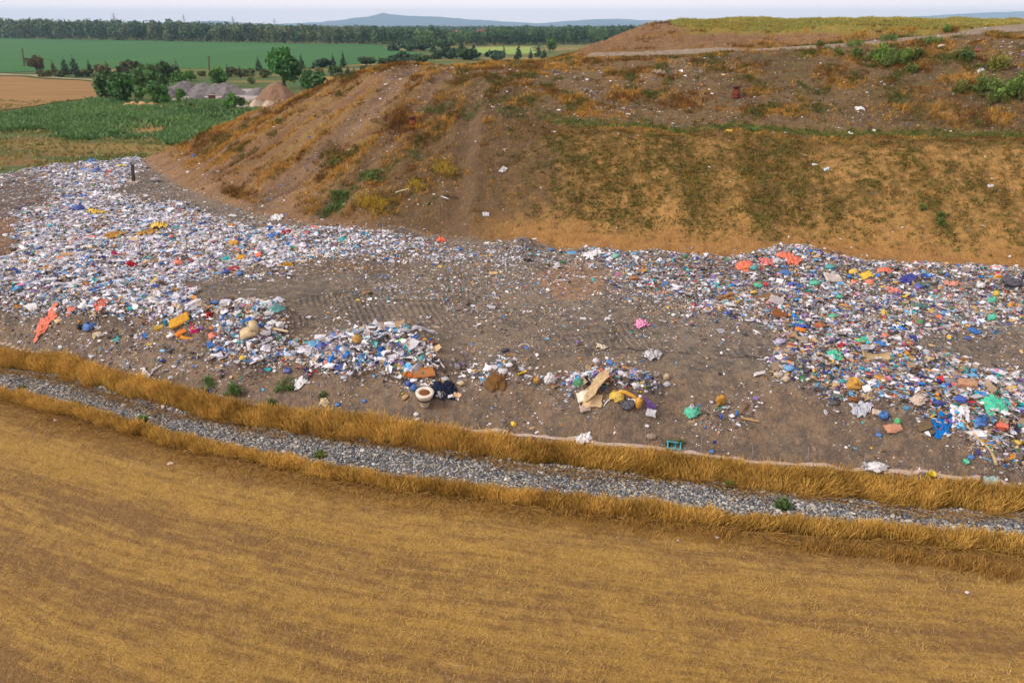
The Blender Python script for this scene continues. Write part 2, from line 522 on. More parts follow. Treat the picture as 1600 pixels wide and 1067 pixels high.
# rough pasture of the plain
put(np.ones(X.shape), S(58, 86, 34), S(104, 104, 48), 0.2 + 1.6 * (fbm(X * 0.05, Y * 0.09, 61, 4) - 0.5))
tan = smooth(0.56, 0.64, fbm(X * 0.035, Y * 0.10, 62, 4))
put(tan * 0.9, S(150, 120, 62), S(104, 98, 46), 0.3)
def pxmask(poly, soft=0):
    return in_poly(PX, PY, poly).astype(float) * (PF > 1)
farm = (Y > 40) & (ZB < 0.05) & (SH < 0)
put(pxmask([(-300, 212), (60, 213), (215, 222), (250, 232), (150, 250), (-300, 300)]) * farm * smooth(.35, .6, fbm(X * .12, Y * .25, 63, 4)), S(138, 100, 48), S(92, 84, 36), 0.5)
put(pxmask([(150, 192), (215, 190), (268, 197), (255, 206), (190, 207), (150, 203)]) * farm, S(158, 122, 68), S(110, 100, 52), 0.3)
# stubble field
fld = near & (Y < YLB + 0.3)
V_ = YLB - Y
sw = fbm(V_ * 0.55 + 3, X * 0.035, 91, 3)
sw2 = 0.5 + 0.5 * np.sin(V_ * 2.0 + 1.2 * fbm(X * .1, Y * .1, 92, 2) * 3)
b = 0.40 + 1.8 * (sw - 0.5) + 0.35 * (sw2 - 0.5) + 0.35 * (n2 - 0.5)
b = b + 0.45 * smooth(2.6, 0.2, V_) * smooth(-0.3, 0.3, V_)
put(fld, S(178, 141, 72), S(134, 101, 58), b, 0.6)
FL[fld] = np.stack([X * 0.55, V_ * 4.2, Z * 0], -1)[fld]
# soil under the wheat strips and the gravel bed between them
grv = near & (Y >= YLB + 0.15) & (Y < YUB + 0.2)
put(grv, S(124, 122, 118), S(80, 80, 80), 0.5, 0)
und = near & (((Y > YLB - 0.05) & (Y < YLB + 0.65)) | ((Y > YUB - 0.05) & (Y < YA - 0.05)))
put(und, S(120, 82, 34), S(84, 58, 30), 0.5, 0)
# landfill earth
lf = near & (ZB > 0.02) & (Y > YA - 0.2)
put(lf, S(134, 118, 100), S(102, 94, 86), 0.5 + 1.2 * (n2 - .5) + 0.8 * (n1 - .5), 0)
bank = lf * (1 - smooth(-1.5, 1.0, Y - YC))
put(bank * 0.8, S(138, 114, 90), S(108, 93, 80), 0.45 + 1.0 * (n2 - .5))
put(pxmask([(830, 430), (900, 405), (960, 415), (930, 470), (870, 468)]) * lf * 0.8, S(166, 126, 92), S(132, 106, 84), 0.4)
put(pxmask([(480, 398), (640, 396), (640, 425), (480, 430)]) * lf * 0.6, S(124, 92, 62), S(104, 84, 66), 0.4)
put(pxmask([(-300, 280), (90, 276), (100, 310), (20, 345), (-300, 350)]) * lf * 0.9, S(112, 98, 92), S(86, 74, 70), 0.5)
put(pxmask([(-300, 345), (25, 340), (25, 410), (-300, 440)]) * lf * 0.9, S(150, 110, 74), S(120, 90, 64), 0.5)
put(np.clip(DEN, 0, 1) * lf * 0.75, S(156, 146, 138), S(96, 86, 82), 0.55)
# the hill
hl = near & (SH > 0)
hlf = hl * smooth(0, 0.7, SH)
wr = smooth(-5, 1, X + 6 * (n2 - .5) + 5 * (n1 - .5))
Q = 0.6 * X - 0.8 * Y
FH = np.where((X < -2)[..., None], np.stack([Q * 1.9, (0.8 * X + 0.6 * Y) * 0.35, Z * 0], -1), np.stack([X * 1.6, SH * 0.7, Z * 0], -1))
FL[hl] = FH[hl]
# left face: fall-line streaks of bare earth and straw coloured grass
st = fbm(Q * 0.8, (0.8 * X + 0.6 * Y) * 0.07, 101, 4)
put(hlf, S(138, 110, 76), S(152, 122, 66), 0.5 + 3.0 * (st - 0.5) + 0.8 * (n2 - .5), 0.7)
put(hlf * (1 - wr) * smooth(4.5, 0.5, SH + 3 * (n2 - .5)), S(162, 126, 94), S(138, 106, 76), 0.45)
put(hlf * (1 - wr) * smooth(.52, .66, st) * 0.9, S(128, 98, 76), S(150, 112, 80), 0.5)
put(hlf * smooth(-9.5, -6, X) * (1 - smooth(1.5, 6.0, X + 7 * (n2 - .5) + 4 * (n3 - .5))) * (SH < 13), S(122, 94, 60), S(98, 78, 56), 0.5 + 1.6 * (n1 - .5), 0.4)
# lower front face: ochre sand with olive grass
low = hlf * smooth(-1, 5, X + 8 * (n2 - .5) + 4 * (n3 - .5)) * (1 - smooth(8.6, 9.4, SH))
vs_ = fbm(X * 0.55, SH * 0.06, 111, 4)
put(low, S(186, 142, 84), S(122, 96, 48), 0.22 + 1.7 * (vs_ - .4) + 0.9 * (n2 - .5) + 0.35 * smooth(2.0, 5, SH), 0.35)
put(hlf * smooth(-4, 3, X) * smooth(2.6, 1.2, SH + 1.4 * (n3 - .5) + 1.2 * (vs_ - .5)), S(180, 134, 78), S(158, 114, 66), 0.4, 0.2)
put(low * smooth(.58, .68, vs_) * smooth(2, 4, SH) * .7, S(120, 92, 58), S(104, 84, 38), 0.5)
# bench with a grassy lip, then the littered upper slope
ben = hlf * smooth(1, 4, X) * smooth(8.3, 8.9, SH) * (1 - smooth(11.0, 11.6, SH))
put(ben, S(112, 96, 44), S(128, 94, 56), 0.4 + 1.2 * (n2 - .5), 0)
put(ben * smooth(10.2, 10.6, SH) * (1 - smooth(11.1, 11.4, SH)), S(92, 96, 36), S(120, 104, 44), 0.4)
upr = hlf * smooth(-7, -2, X + 3 * (n2 - .5)) * smooth(11.0, 11.8, SH + (1 - wr) * -1.5)
put(upr, S(124, 101, 72), S(97, 79, 55), 0.4 + 1.4 * (n2 - .5) + 1.0 * (n1 - .5), 0)
put(upr * smooth(.52, .6, fbm(X * .45, SH * .9, 121, 4)) * .8, S(152, 116, 62), S(122, 92, 54), 0.4)
put(upr * smooth(.6, .68, n3) * smooth(.5, .6, n1) * .6, S(86, 88, 40), S(120, 96, 44), 0.4)
# crest, road, mound
cr = hlf * smooth(13, 15, SH) * (1 - wr)
put(cr * .8, S(138, 108, 74), S(112, 92, 66), 0.5)
mo = hlf * smooth(-.4, .3, SM)
put(mo, S(150, 114, 84), S(128, 98, 70), 0.5 + 1.0 * (n2 - .5), 0.2)
put(mo * smooth(11.95, 12.15, Z + .35 * (n2 - .5)) * (X < 13.2), S(104, 76, 58), S(84, 66, 56), 0.5)
put(mo * smooth(1.6, .4, SM) * smooth(.35, .55, n2) * .8, S(158, 116, 54), S(112, 88, 40), 0.4)
put(mo * smooth(11.2, 11.7, Z + .5 * (n2 - .5)) * smooth(12.6, 14, X), S(132, 132, 58), S(164, 134, 66), 0.4)
RW = .55 + .45 * smooth(12, 21, X)
put(hlf * smooth(1.1, .85, (ROADD + .2 * (n3 - .5)) / RW), S(168, 152, 138), S(146, 130, 116), 0.5, 0)

for (pl, wd_), (ca_, cb_) in zip(RUTW, ((S(150, 118, 90), S(118, 94, 76)), (S(138, 108, 80), S(112, 88, 66)), (S(128, 101, 73), S(108, 87, 66)), (S(156, 120, 88), S(132, 102, 76)), (S(158, 122, 88), S(134, 104, 76)))):
    dd_ = np.full(X.shape, 99.0); mm = near & (Y > 34) & (Y < 62) & (X > -32) & (X < 6); dd_[mm] = seg_dist(X[mm], Y[mm], pl, False)
    put(hlf * smooth(2.0, 1.0, (dd_ + .5 * (n3 - .5)) / wd_) * .92, ca_, cb_, .5)
hm = hlf[..., None]
CA[:] = CA * (1 - hm) + CA * hm * np.array([.86, .85, .76]); CB[:] = CB * (1 - hm) + CB * hm * np.array([.84, .84, .78])
CL = np.zeros(X.shape + (3,))
for poly, ang, amt in [([(425, 470), (560, 455), (740, 480), (760, 530), (640, 540), (560, 520), (440, 510)], 20, 1.0), ([(840, 415), (900, 408), (935, 450), (880, 460)], -30, .8),
                       ([(960, 505), (1190, 512), (1190, 560), (960, 545)], 12, .9), ([(1440, 528), (1640, 524), (1640, 592), (1500, 575)], 10, 1.0), ([(760, 530), (960, 520), (960, 548), (800, 550)], 15, .6), ([(560, 430), (800, 430), (820, 470), (560, 470)], 8, .5)]:
    m = pxmask(poly) * lf
    a = R(ang)
    CL[..., 0] = np.where(m > 0, X * math.cos(a) + Y * math.sin(a), CL[..., 0])
    CL[..., 2] = np.maximum(CL[..., 2], m * amt * smooth(.38, .55, n2))

verts = np.stack([X, Y, Z], -1).reshape(-1, 3)
idx = np.arange(nx * ny).reshape(ny, nx)
Fq = np.stack([idx[:-1, :-1], idx[:-1, 1:], idx[1:, 1:], idx[1:, :-1]], -1)
def cen(a): return (a[:-1, :-1] + a[1:, 1:]) * .5
cls = np.zeros(Fq.shape[:2], int)
cY = cen(Y)
nr = cen(near.astype(float)) > .9
cls[nr & (cY < cen(YLB) + .1)] = 1
cls[nr & (cY >= cen(YLB) + .1) & (cY < cen(YA) - .25)] = 2
cls[nr & (cY >= cen(YA) - .25) & (cen(ZB) > .03)] = 3
cls[nr & (cen(SH) > -.1)] = 4
ATT = {"ca": np.concatenate([CA, BI[..., None]], -1).reshape(-1, 4), "cb": np.concatenate([CB, FW[..., None]], -1).reshape(-1, 4), "flow": FL.reshape(-1, 3), "cleat": CL.reshape(-1, 3)}
for k, nm in enumerate(["ground", "stubble_field", "gravel_path", "landfill_ground", "hill"]):
    f = Fq[cls == k]
    u, inv = np.unique(f.ravel(), return_inverse=True)
    me = mesh_from(nm, verts[u], [inv.reshape(-1, 4)], M_EARTH, {a: ('FLOAT_COLOR' if a in ('ca', 'cb') else 'FLOAT_VECTOR', d[u]) for a, d in ATT.items()}, True)
    tag(link(nm, me), kind="structure")

# ------------------------------------------------------------------ masses nobody could count
def rotz(a):
    c, s = np.cos(a), np.sin(a); o = np.zeros_like(a); i = np.ones_like(a)
    return np.stack([np.stack([c, -s, o], -1), np.stack([s, c, o], -1), np.stack([o, o, i], -1)], -2)
def rotx(a):
    c, s = np.cos(a), np.sin(a); o = np.zeros_like(a); i = np.ones_like(a)
    return np.stack([np.stack([i, o, o], -1), np.stack([o, c, -s], -1), np.stack([o, s, c], -1)], -2)

def scatter(T, Fs, P, sc, Rm, jit=0.0, r=rng):
    """template vertices T (K,3) and faces copied to the points P (N,3): scale sc (N,3), rotation Rm (N,3,3)"""
    N, K = len(P), len(T)
    V = np.repeat(T[None], N, 0)
    if np.any(jit): V = V + r.normal(0, 1, (N, K, 3)) * jit
    V = V * sc[:, None, :]
    V = np.einsum('nij,nkj->nki', Rm, V) + P[:, None, :]
    off = (np.arange(N) * K)[:, None, None]
    return V.reshape(-1, 3), [(f[None] + off).reshape(-1, f.shape[1]) for f in Fs]

class Heap:
    def __init__(s): s.V, s.F, s.C, s.n = [], {}, [], 0
    def add(s, V, Fs, C):
        for f in Fs: s.F.setdefault(f.shape[1], []).append(f + s.n)
        s.V.append(V); s.C.append(C); s.n += len(V)
    def obj(s, name, mat, sm=False, parent=None, loc=(0, 0, 0)):
        C = np.concatenate(s.C); C = np.concatenate([C, np.ones((len(C), 1))], -1)
        V = np.concatenate(s.V) - np.asarray(loc, float) * (0 if parent is not None else 1)
        me = mesh_from(name, V, [np.concatenate(f) for f in s.F.values()], mat, {"col": ('FLOAT_COLOR', C)}, sm)
        return link(name, me, parent, loc if parent is None else (0, 0, 0))

M_STRAW = mat_attr("straw", 0.75, 0.2, 0.25)
M_LITTER = mat_attr("litter", 0.5, 0.35, 0.0, 0.22, 14.0)
M_STONE = mat_attr("stone", 0.85, 0.25, 0.0, 0.2, 30.0)
M_LEAF = mat_attr("leaf", 0.6, 0.3, 0.25)

def blades(P, h, wd, yaw, lean, bend, base_c, tip_c, ear=1.0, rnd=rng):
    """thin three-level blades; h, wd, yaw, lean, bend arrays (N,)"""
    N = len(P)
    d = np.stack([np.sin(yaw), np.cos(yaw), 0 * yaw], -1)          # lean direction
    sd_yaw = rnd.uniform(0, math.pi, N)
    sidev = np.stack([np.cos(sd_yaw), np.sin(sd_yaw), 0 * yaw], -1)
    lv = []
    for t, wf in ((0, .8), (.38, 1.0), (.72, .75 * ear), (1, .15 + .3 * (ear > 1))):
        off = d * (np.sin(lean) * t + bend * t * t)[:, None] * h[:, None]
        up = np.stack([0 * h, 0 * h, h * t * np.cos(lean) * (1 - .35 * np.abs(bend) * t)], -1)
        c = P + off + up
        lv.append(c - sidev * (wd * wf)[:, None] * .5); lv.append(c + sidev * (wd * wf)[:, None] * .5)
    V = np.stack(lv, 1).reshape(-1, 3)
    F = np.array([[0, 1, 3, 2], [2, 3, 5, 4], [4, 5, 7, 6]])
    F = (F[None] + (np.arange(N) * 8)[:, None, None]).reshape(-1, 4)
    C = np.stack([base_c] * 4 + [tip_c] * 4, 1).reshape(-1, 3)
    return V, [F], C

def frustum(x, y, margin=5.0):
    return np.abs(x) < 0.76 * y + margin

# --- the two strips of uncut wheat
def wheat(name, line, depth, n, hmean, seed, label):
    r = np.random.default_rng(seed)
    hp = Heap()
    x = r.uniform(-34, 27, n); y0, = lerp_line(line, x, (1,))
    edge = 0.22 * (fbm(x * 1.7, x * 0 + seed, seed, 3) - .5) * 2 + .18 * (vnoise(x * .5, x * 0 + 5, seed + 9) - .5)
    t = r.beta(1.1, 1.1, n)
    y = y0 + edge + t * (depth - edge)
    cl = fbm(x * 1.3, y * 2.2, seed + 3, 3)
    big = vnoise(x * .35, x * 0 + 2, seed + 21)
    clump = fbm(x * 3.2, y * 3.2, seed + 23, 2)
    h = hmean * (0.40 + .5 * cl + .4 * big + .55 * clump) * r.uniform(.65, 1.25, n)
    h = h * np.where(t < .15, .75, 1)
    z = height(x, y)
    lodge = fbm(x * .9, y * .9, seed + 5, 2)
    yaw = (lodge - .5) * 9 + r.normal(0, 1.4, n)
    lean = np.clip(r.normal(.16, .14, n) + .5 * np.clip(lodge - .5, 0, 1), 0, .9)
    tone = np.clip(fbm(x * .8, y * 1.5, seed + 7, 3) + .9 * (clump - .5) + r.normal(0, .2, n), 0, 1)[:, None]
    bc = S(140, 107, 42) * (1 - tone) + S(208, 170, 88) * tone
    tc = bc * (.95 + .25 * r.random((n, 1))) + S(120, 84, 50) * .12
    gr = (r.random((n, 1)) < .05 + .25 * (fbm(x * .7, y * .7, seed + 31, 3) > .6)[:, None])
    bc = np.where(gr, S(120, 110, 40), bc)
    hp.add(*blades(np.stack([x, y, z - .02], -1), h, r.uniform(.008, .016, n), yaw, lean, r.uniform(.02, .3, n), bc, tc, 1.9, r))
    # stalks fallen out of the strip
    m = n // 14
    x = r.uniform(-34, 27, m); y0, = lerp_line(line, x, (1,))
    y = y0 - np.abs(r.normal(0, .22, m)) * (vnoise(x * .6, x * 0, seed + 11) > .5) - .02
    hp.add(*blades(np.stack([x, y, height(x, y)], -1), r.uniform(.2, .45, m), r.uniform(.01, .02, m), math.pi + r.normal(0, .6, m), r.uniform(.5, 1.3, m), r.uniform(.1, .5, m),
                   np.repeat(S(158, 120, 60)[None], m, 0) * r.uniform(.7, 1.2, (m, 1)), np.repeat(S(176, 138, 74)[None], m, 0), 1.3, r))
    o = hp.obj(name, M_STRAW)
    tag(o, label, "wheat", kind="stuff")
wheat("wheat_strip", UB, 0.64, 110000, 0.37, 3, "taller golden strip of uncut wheat between the landfill bank and the stones")
wheat("wheat_strip", LB, 0.50, 80000, 0.29, 5, "golden strip of uncut wheat between the stubble and the stones")

# --- single stubborn tufts and flattened straw at the edge of the stubble, and the stubble itself
def stubble():
    r = np.random.default_rng(11)
    hp = Heap()
    n = 330000
    y = 8.5 + 16 * r.random(n) ** 1.35
    x = r.uniform(-1, 1, n) * (0.78 * y + 3)
    yl, = lerp_line(LB, x, (1,))
    v = yl - y
    sw_ = fbm(v * .55 + 3, x * .035, 91, 3); nn = fbm(x * .5, y * .5, 41, 4); n_f = fbm(x * 0.7, v * 4.4, 97, 3)
    cover = np.clip(.55 - 2.0 * (sw_ - .5) - .7 * (nn - .5) + 0.8 * (n_f - .5) - .35 * smooth(2.6, .3, v), .06, 1)
    keep = (v > -.05) & (r.random(n) < cover)
    x, y, v, nn, n_f = x[keep], y[keep], v[keep], nn[keep], n_f[keep]; n = len(x)
    z = height(x, y)
    tone = np.clip(n_f + r.normal(0, .2, n), 0, 1)[:, None]
    c = S(154, 120, 60) * (1 - tone) + S(204, 170, 102) * tone
    c = np.where(r.random((n, 1)) < .05, S(122, 112, 50), c)
    hp.add(*blades(np.stack([x, y, z - .004], -1), r.uniform(.04, .16, n), r.uniform(.005, .012, n), r.uniform(0, 6.28, n), np.where(r.random(n) < .55, r.uniform(1.1, 1.5, n), r.uniform(.1, .7, n)), r.uniform(0, .3, n), c, c * 1.05, 1.0, r))
    tag(hp.obj("stubble", M_STRAW), "short cut straw scattered over the brown foreground field", "stubble", kind="stuff")
    # leftover standing tufts
    hp = Heap()
    C = [(1000,822),(1060,826),(1130,838),(1270,857),(1290,852),(1320,862),(1395,870),(1410,874),(1425,872),(1490,885),(1510,889),(1525,888),(1560,898),(880,802),(940,812),(1575,902),(1310,860),(905,806),(1340,864),(1440,878)]
    px = []; py = []
    for a, b in C:
        k = 130
        px.append(a + r.normal(0, 14, k)); py.append(b + r.normal(0, 4.5, k))
    # flattened windrow
    k = 5000
    a = r.uniform(-40, 1640, k); px.append(a)
    py.append(np.interp(a, [0, 200, 400, 600, 800, 1000, 1200, 1400, 1600], [648, 698, 747, 783, 806, 828, 848, 866, 886]) + r.normal(0, 7, k))
    px, py = np.concatenate(px), np.concatenate(py)
    x, y = unproject(px, py, 0.0); n = len(x)
    tall = np.arange(n) < 130 * len(C)
    c = np.repeat(S(160, 122, 60)[None], n, 0) * r.uniform(.6, 1.2, (n, 1))
    hp.add(*blades(np.stack([x, y, height(x, y)], -1), np.where(tall, r.uniform(.12, .3, n), r.uniform(.15, .4, n)), r.uniform(.009, .018, n), r.normal(0, 1.4, n), np.where(tall, r.uniform(0, .5, n), r.uniform(1.2, 1.5, n)), r.uniform(.0, .3, n), c, c * 1.1, 1.2, r))
    tag(hp.obj("straw", M_STRAW), "flattened straw and leftover standing stalks along the edge of the stubble", "straw", kind="stuff")
stubble()

# --- stones of the gravel path
def ico(sub):
    import bmesh
    bm = bmesh.new(); bmesh.ops.create_icosphere(bm, subdivisions=sub, radius=1.0)
    V = np.array([v.co[:] for v in bm.verts]); F = np.array([[v.index for v in f.verts] for f in bm.faces]); bm.free()
    return V, F
ICO1, ICO2, ICO3, ICO4 = ico(1), ico(2), ico(3), ico(4)
def gravel():
    r = np.random.default_rng(21)
    n = 64000
    x = r.uniform(-34, 27, n); a, = lerp_line(LB, x, (1,)); b, = lerp_line(UB, x, (1,))
    t = r.random(n); y = a + .42 + t * (b - a - .3)
    keep = frustum(x, y, 3); x, y = x[keep], y[keep]; n = len(x)
    s = .023 * np.exp(r.normal(0, .38, n))
    P = np.stack([x, y, height(x, y) + s * .35], -1)
    sc = s[:, None] * np.stack([r.uniform(.8, 1.5, n), r.uniform(.7, 1.1, n), r.uniform(.5, .9, n)], -1)
    V, F = scatter(ICO1[0], [ICO1[1]], P, sc, rotz(r.uniform(0, 6.28, n)) @ rotx(r.normal(0, .5, n)), .16, r)
    pal = np.array([S(150, 150, 152), S(112, 116, 122), S(186, 180, 168), S(84, 88, 96), S(168, 150, 122), S(206, 202, 196), S(120, 104, 88)])
    c = pal[r.choice(7, n, p=[.24, .22, .17, .15, .09, .07, .06])] * r.uniform(.6, 1.0, (n, 1))
    hp = Heap(); hp.add(V, F, np.repeat(c, len(ICO1[0]), 0))
    tag(hp.obj("gravel", M_STONE), "grey and pale stones filling the path between the two wheat strips", "gravel", kind="stuff")
gravel()

# --- the loose rubbish and crumbs
GRID3 = np.array([[i - 1, j - 1, 0] for j in range(3) for i in range(3)], float) * .5
GF3 = np.array([[0, 1, 4, 3], [1, 2, 5, 4], [3, 4, 7, 6], [4, 5, 8, 7]])
BOXV = np.array([[a, b, c] for c in (-.5, .5) for b in (-.5, .5) for a in (-.5, .5)])
BOXF = np.array([[0, 2, 3, 1], [4, 5, 7, 6], [0, 1, 5, 4], [2, 6, 7, 3], [0, 4, 6, 2], [1, 3, 7, 5]])
PAL = [S(232, 230, 232), S(202, 201, 209), S(164, 161, 168), S(150, 128, 104), S(190, 160, 116), S(92, 70, 54), S(46, 44, 50), S(14, 112, 196), S(96, 174, 222), S(24, 172, 174),
       S(220, 178, 60), S(196, 134, 52), S(228, 116, 92), S(178, 36, 48), S(126, 96, 160), S(52, 124, 72), S(30, 46, 120), S(214, 120, 160), S(120, 112, 108)]
PW_L = np.array([.34, .19, .11, .05, .05, .03, .03, .065, .055, .018, .015, .03, .008, .01, .014, .012, .015, .007, .02])
PW_R = np.array([.10, .12, .15, .11, .075, .08, .07, .045, .04, .025, .015, .03, .012, .014, .03, .017, .028, .01, .065])
PW_D = np.array([.19, .15, .12, .17, .1, .1, .05, .02, .02, .01, .01, .03, .003, .004, .01, .003, .005, .002, .06])
for p in (PW_L, PW_R, PW_D): p /= p.sum()
PAL = np.array(PAL)
def pick(wts, r, n): return PAL[r.choice(len(PAL), n, p=wts)]
def litter():
    r = np.random.default_rng(31)
    n = 2300000
    x = r.uniform(-52, 40, n); y = r.uniform(15, 63, n)
    ok = frustum(x, y, 6); x, y = x[ok], y[ok]
    zb, s, m, ya, yc = base_height(x, y, True)
    d = density(x, y, zb)
    d = np.where((zb > .3) & (s < .8) & (y > ya), d, 0)
    q = d * (.72 + .55 * (fbm(x * 1.1, y * 1.1, 131, 3) - .5) * 2)
    ok = r.random(len(x)) < np.clip(q * 1.25, 0, 1) ** 1.1 * .85
    x, y, d = x[ok], y[ok], d[ok]; n = len(x)
    z = height(x, y)
    px, py, pf = project(x, y, z)
    right = px > 880 + 60 * r.normal(0, 1, n)
    c = np.where(right[:, None], pick(PW_R, r, n), pick(PW_L, r, n))
    earth = r.random(n) > .25 + .9 * d
    c = np.where(earth[:, None], pick(PW_D, r, n), c)
    dm = r.beta(1.0, 10.0, (n, 1)); c = c * (1 - dm) + dm * S(124, 106, 92)
    c = c * r.uniform(.72, 1.05, (n, 1))
    size = np.where(right, .036, .040) * np.exp(r.normal(0, .5, n))
    size = size * np.where(right, 1 + .45 * smooth(25, 20, y), 1 + .55 * smooth(30, 25, y))
    size = np.clip(size, .02, .26) * np.clip(.75 + .3 * d, 0, 1)
    kind = r.choice(4, n, p=[.55, .27, .1, .08])
    hp = Heap()
    for k in range(4):
        i = kind == k; m_ = i.sum()
        sz = size[i]; P = np.stack([x[i], y[i], z[i]], -1); yaw = r.uniform(0, 6.28, m_)
        if k == 0:
            sc = sz[:, None] * np.stack([r.uniform(1.0, 2.6, m_), r.uniform(.7, 1.5, m_), r.uniform(.8, 1.4, m_)], -1)
            P[:, 2] += sz * r.uniform(.1, .5, m_)
            V, F = scatter(GRID3, [GF3], P, sc, rotz(yaw) @ rotx(r.normal(0, .55, m_)), np.array([.1, .1, .24]), r); K = 9
        elif k == 1:
            sc = sz[:, None] * np.stack([r.uniform(.5, 1.1, m_), r.uniform(.4, .8, m_), r.uniform(.3, .6, m_)], -1)
            P[:, 2] += sz * .2
            V, F = scatter(ICO1[0], [ICO1[1]], P, sc, rotz(yaw) @ rotx(r.normal(0, .4, m_)), .2, r); K = 12
        elif k == 2:
            sc = sz[:, None] * np.stack([r.uniform(.8, 1.9, m_), r.uniform(.5, 1.2, m_), r.uniform(.06, .6, m_)], -1)
            P[:, 2] += sz * .25
            V, F = scatter(BOXV, [BOXF], P, sc, rotz(yaw) @ rotx(r.normal(0, .5, m_)), .05, r); K = 8
        else:
            sc = sz[:, None] * np.stack([r.uniform(2., 5., m_), r.uniform(.12, .3, m_), r.uniform(.08, .2, m_)], -1)
            P[:, 2] += sz * .2
            V, F = scatter(BOXV, [BOXF], P, sc, rotz(yaw) @ rotx(r.normal(0, .3, m_)), .04, r); K = 8
        hp.add(V, F, np.repeat(c[i], K, 0) * r.uniform(.85, 1.08, (m_ * K, 1)))
    # wrinkled films and half-open bags tangled among the small pieces
    m_ = 11000
    i = r.choice(n, m_, p=(d + .02) / (d + .02).sum())
    g5 = np.array([[a - 2, b - 2, 0] for b in range(5) for a in range(5)], float) * .25
    f5 = np.array([[a + b * 5, a + 1 + b * 5, a + 6 + b * 5, a + 5 + b * 5] for b in range(4) for a in range(4)])
    sz = np.clip(.15 * np.exp(r.normal(0, .35, m_)), .08, .38) * np.where(right[i], .72, .9)
    V = np.repeat(g5[None], m_, 0)
    edge_ = np.abs(V).max(2) > .4
    V[..., :2] += r.normal(0, .09, V[..., :2].shape)
    V[..., 2] += np.abs(r.normal(0, .22, V.shape[:2])) * np.where(edge_, .5, 1.2) - .12 * edge_
    V = V * (sz[:, None] * np.stack([r.uniform(1, 1.9, m_), r.uniform(.6, 1.1, m_), r.uniform(.5, 1.1, m_)], -1))[:, None, :]
    V = np.einsum('nij,nkj->nki', rotz(r.uniform(0, 6.28, m_)) @ rotx(r.normal(0, .3, m_)), V) + np.stack([x[i] + r.normal(0, .1, m_), y[i] + r.normal(0, .1, m_), z[i] + sz * .12], -1)[:, None, :]
    cc = np.where(r.random((m_, 1)) < np.where(right[i], .22, .5)[:, None], np.array([S(218, 216, 222), S(200, 197, 206), S(176, 174, 186)])[r.choice(3, m_)], c[i])
    hp.add(V.reshape(-1, 3), [(f5[None] + (np.arange(m_) * 25)[:, None, None]).reshape(-1, 4)], np.repeat(cc, 25, 0))
    print("litter pieces", n)
    tag(hp.obj("litter", M_LITTER), "mass of crumpled white, blue and brown rubbish spread over the landfill", "litter", kind="stuff")
    # crumbs, clods and small pebbles trodden into the bare earth
    hp = Heap()
    n = 480000
    x = r.uniform(-45, 36, n); y = r.uniform(15, 58, n)
    ok = frustum(x, y, 5); x, y = x[ok], y[ok]
    zb, s, m, ya, yc = base_height(x, y, True)
    d = density(x, y, zb)
    cl = fbm(x * .6, y * .6, 141, 4)
    q = np.clip(.18 + 2.2 * (cl - .45), .05, 1) * (1 + .6 * (d > .1))
    ok = (zb > .3) & (s < .5) & (y > ya) & (r.random(len(x)) < q)
    x, y = x[ok], y[ok]; n = len(x)
    sz = .022 * np.exp(r.normal(0, .5, n))
    P = np.stack([x, y, height(x, y) + sz * .2], -1)
    sc = sz[:, None] * np.stack([r.uniform(.7, 2.0, n), r.uniform(.6, 1.1, n), r.uniform(.4, .9, n)], -1)
    V, F = scatter(BOXV, [BOXF], P, sc, rotz(r.uniform(0, 6.28, n)) @ rotx(r.normal(0, .5, n)), .14, r)
    c = pick(PW_D, r, n); clod = r.random((n, 1)) < .5
    c = np.where(clod, np.array([S(138, 112, 90), S(104, 88, 76), S(164, 138, 112), S(122, 110, 102)])[r.choice(4, n)] * r.uniform(.7, 1.2, (n, 1)), c)
    hp.add(V, F, np.repeat(c, 8, 0))
    # scraps blown over the hill
    n = 120000
    x = r.uniform(-30, 36, n); y = r.uniform(28, 60, n)
    s = hill_s(x, y)
    cl = fbm(x * .35, y * .35, 151, 4)
    rut = np.full(n, 99.0)
    for pl, wd_ in RUTW[:2]: rut = np.minimum(rut, seg_dist(x, y, pl, False) / wd_)
    up = (s > 11.2) & (s < 20)
    q = np.where(up, .16 + 2.6 * np.clip(cl - .5, 0, 1), .03 + .25 * np.clip(cl - .6, 0, 1))
    q = np.where((x < -3) & (s < 14), .05 + 1.6 * np.clip(fbm((.6 * x - .8 * y) * .8, (.8 * x + .6 * y) * .07, 101, 4) - .56, 0, 1), q)
    px, py, pf = project(x, y, base_height(x, y))
    for (a, b_, ra, rb, am) in ((940, 178, 130, 22, .45), (800, 165, 70, 30, .35), (1460, 85, 80, 22, .45), (1020, 170, 60, 14, .5), (270, 300, 40, 10, .5), (300, 250, 25, 8, .5), (820, 130, 60, 25, .3), (1050, 160, 80, 20, .3)):
        q = np.maximum(q, am * np.exp(-((px - a) / ra) ** 2 - ((py - b_) / rb) ** 2))
    q = np.maximum(q, .45 * np.exp(-(rut / 1.6) ** 2))
    ok = (s > .3) & (r.random(len(x)) < q) & frustum(x, y, 4)
    x, y = x[ok], y[ok]; n = len(x)
    sz = .034 * np.exp(r.normal(0, .5, n))
    P = np.stack([x, y, height(x, y) + sz * .3], -1)
    sc = sz[:, None] * np.stack([r.uniform(1, 2.4, n), r.uniform(.6, 1.2, n), r.uniform(.5, 1.1, n)], -1)
    V, F = scatter(GRID3, [GF3], P, sc, rotz(r.uniform(0, 6.28, n)) @ rotx(.4 + r.normal(0, .5, n)), np.array([.1, .1, .25]), r)
    hp.add(V, F, np.repeat(pick(PW_D, r, n) * r.uniform(.8, 1.05, (n, 1)), 9, 0))
    tag(hp.obj("debris", M_LITTER), "small pale scraps, clods and crumbs trodden into the bare earth and hillside", "debris", kind="stuff")
litter()

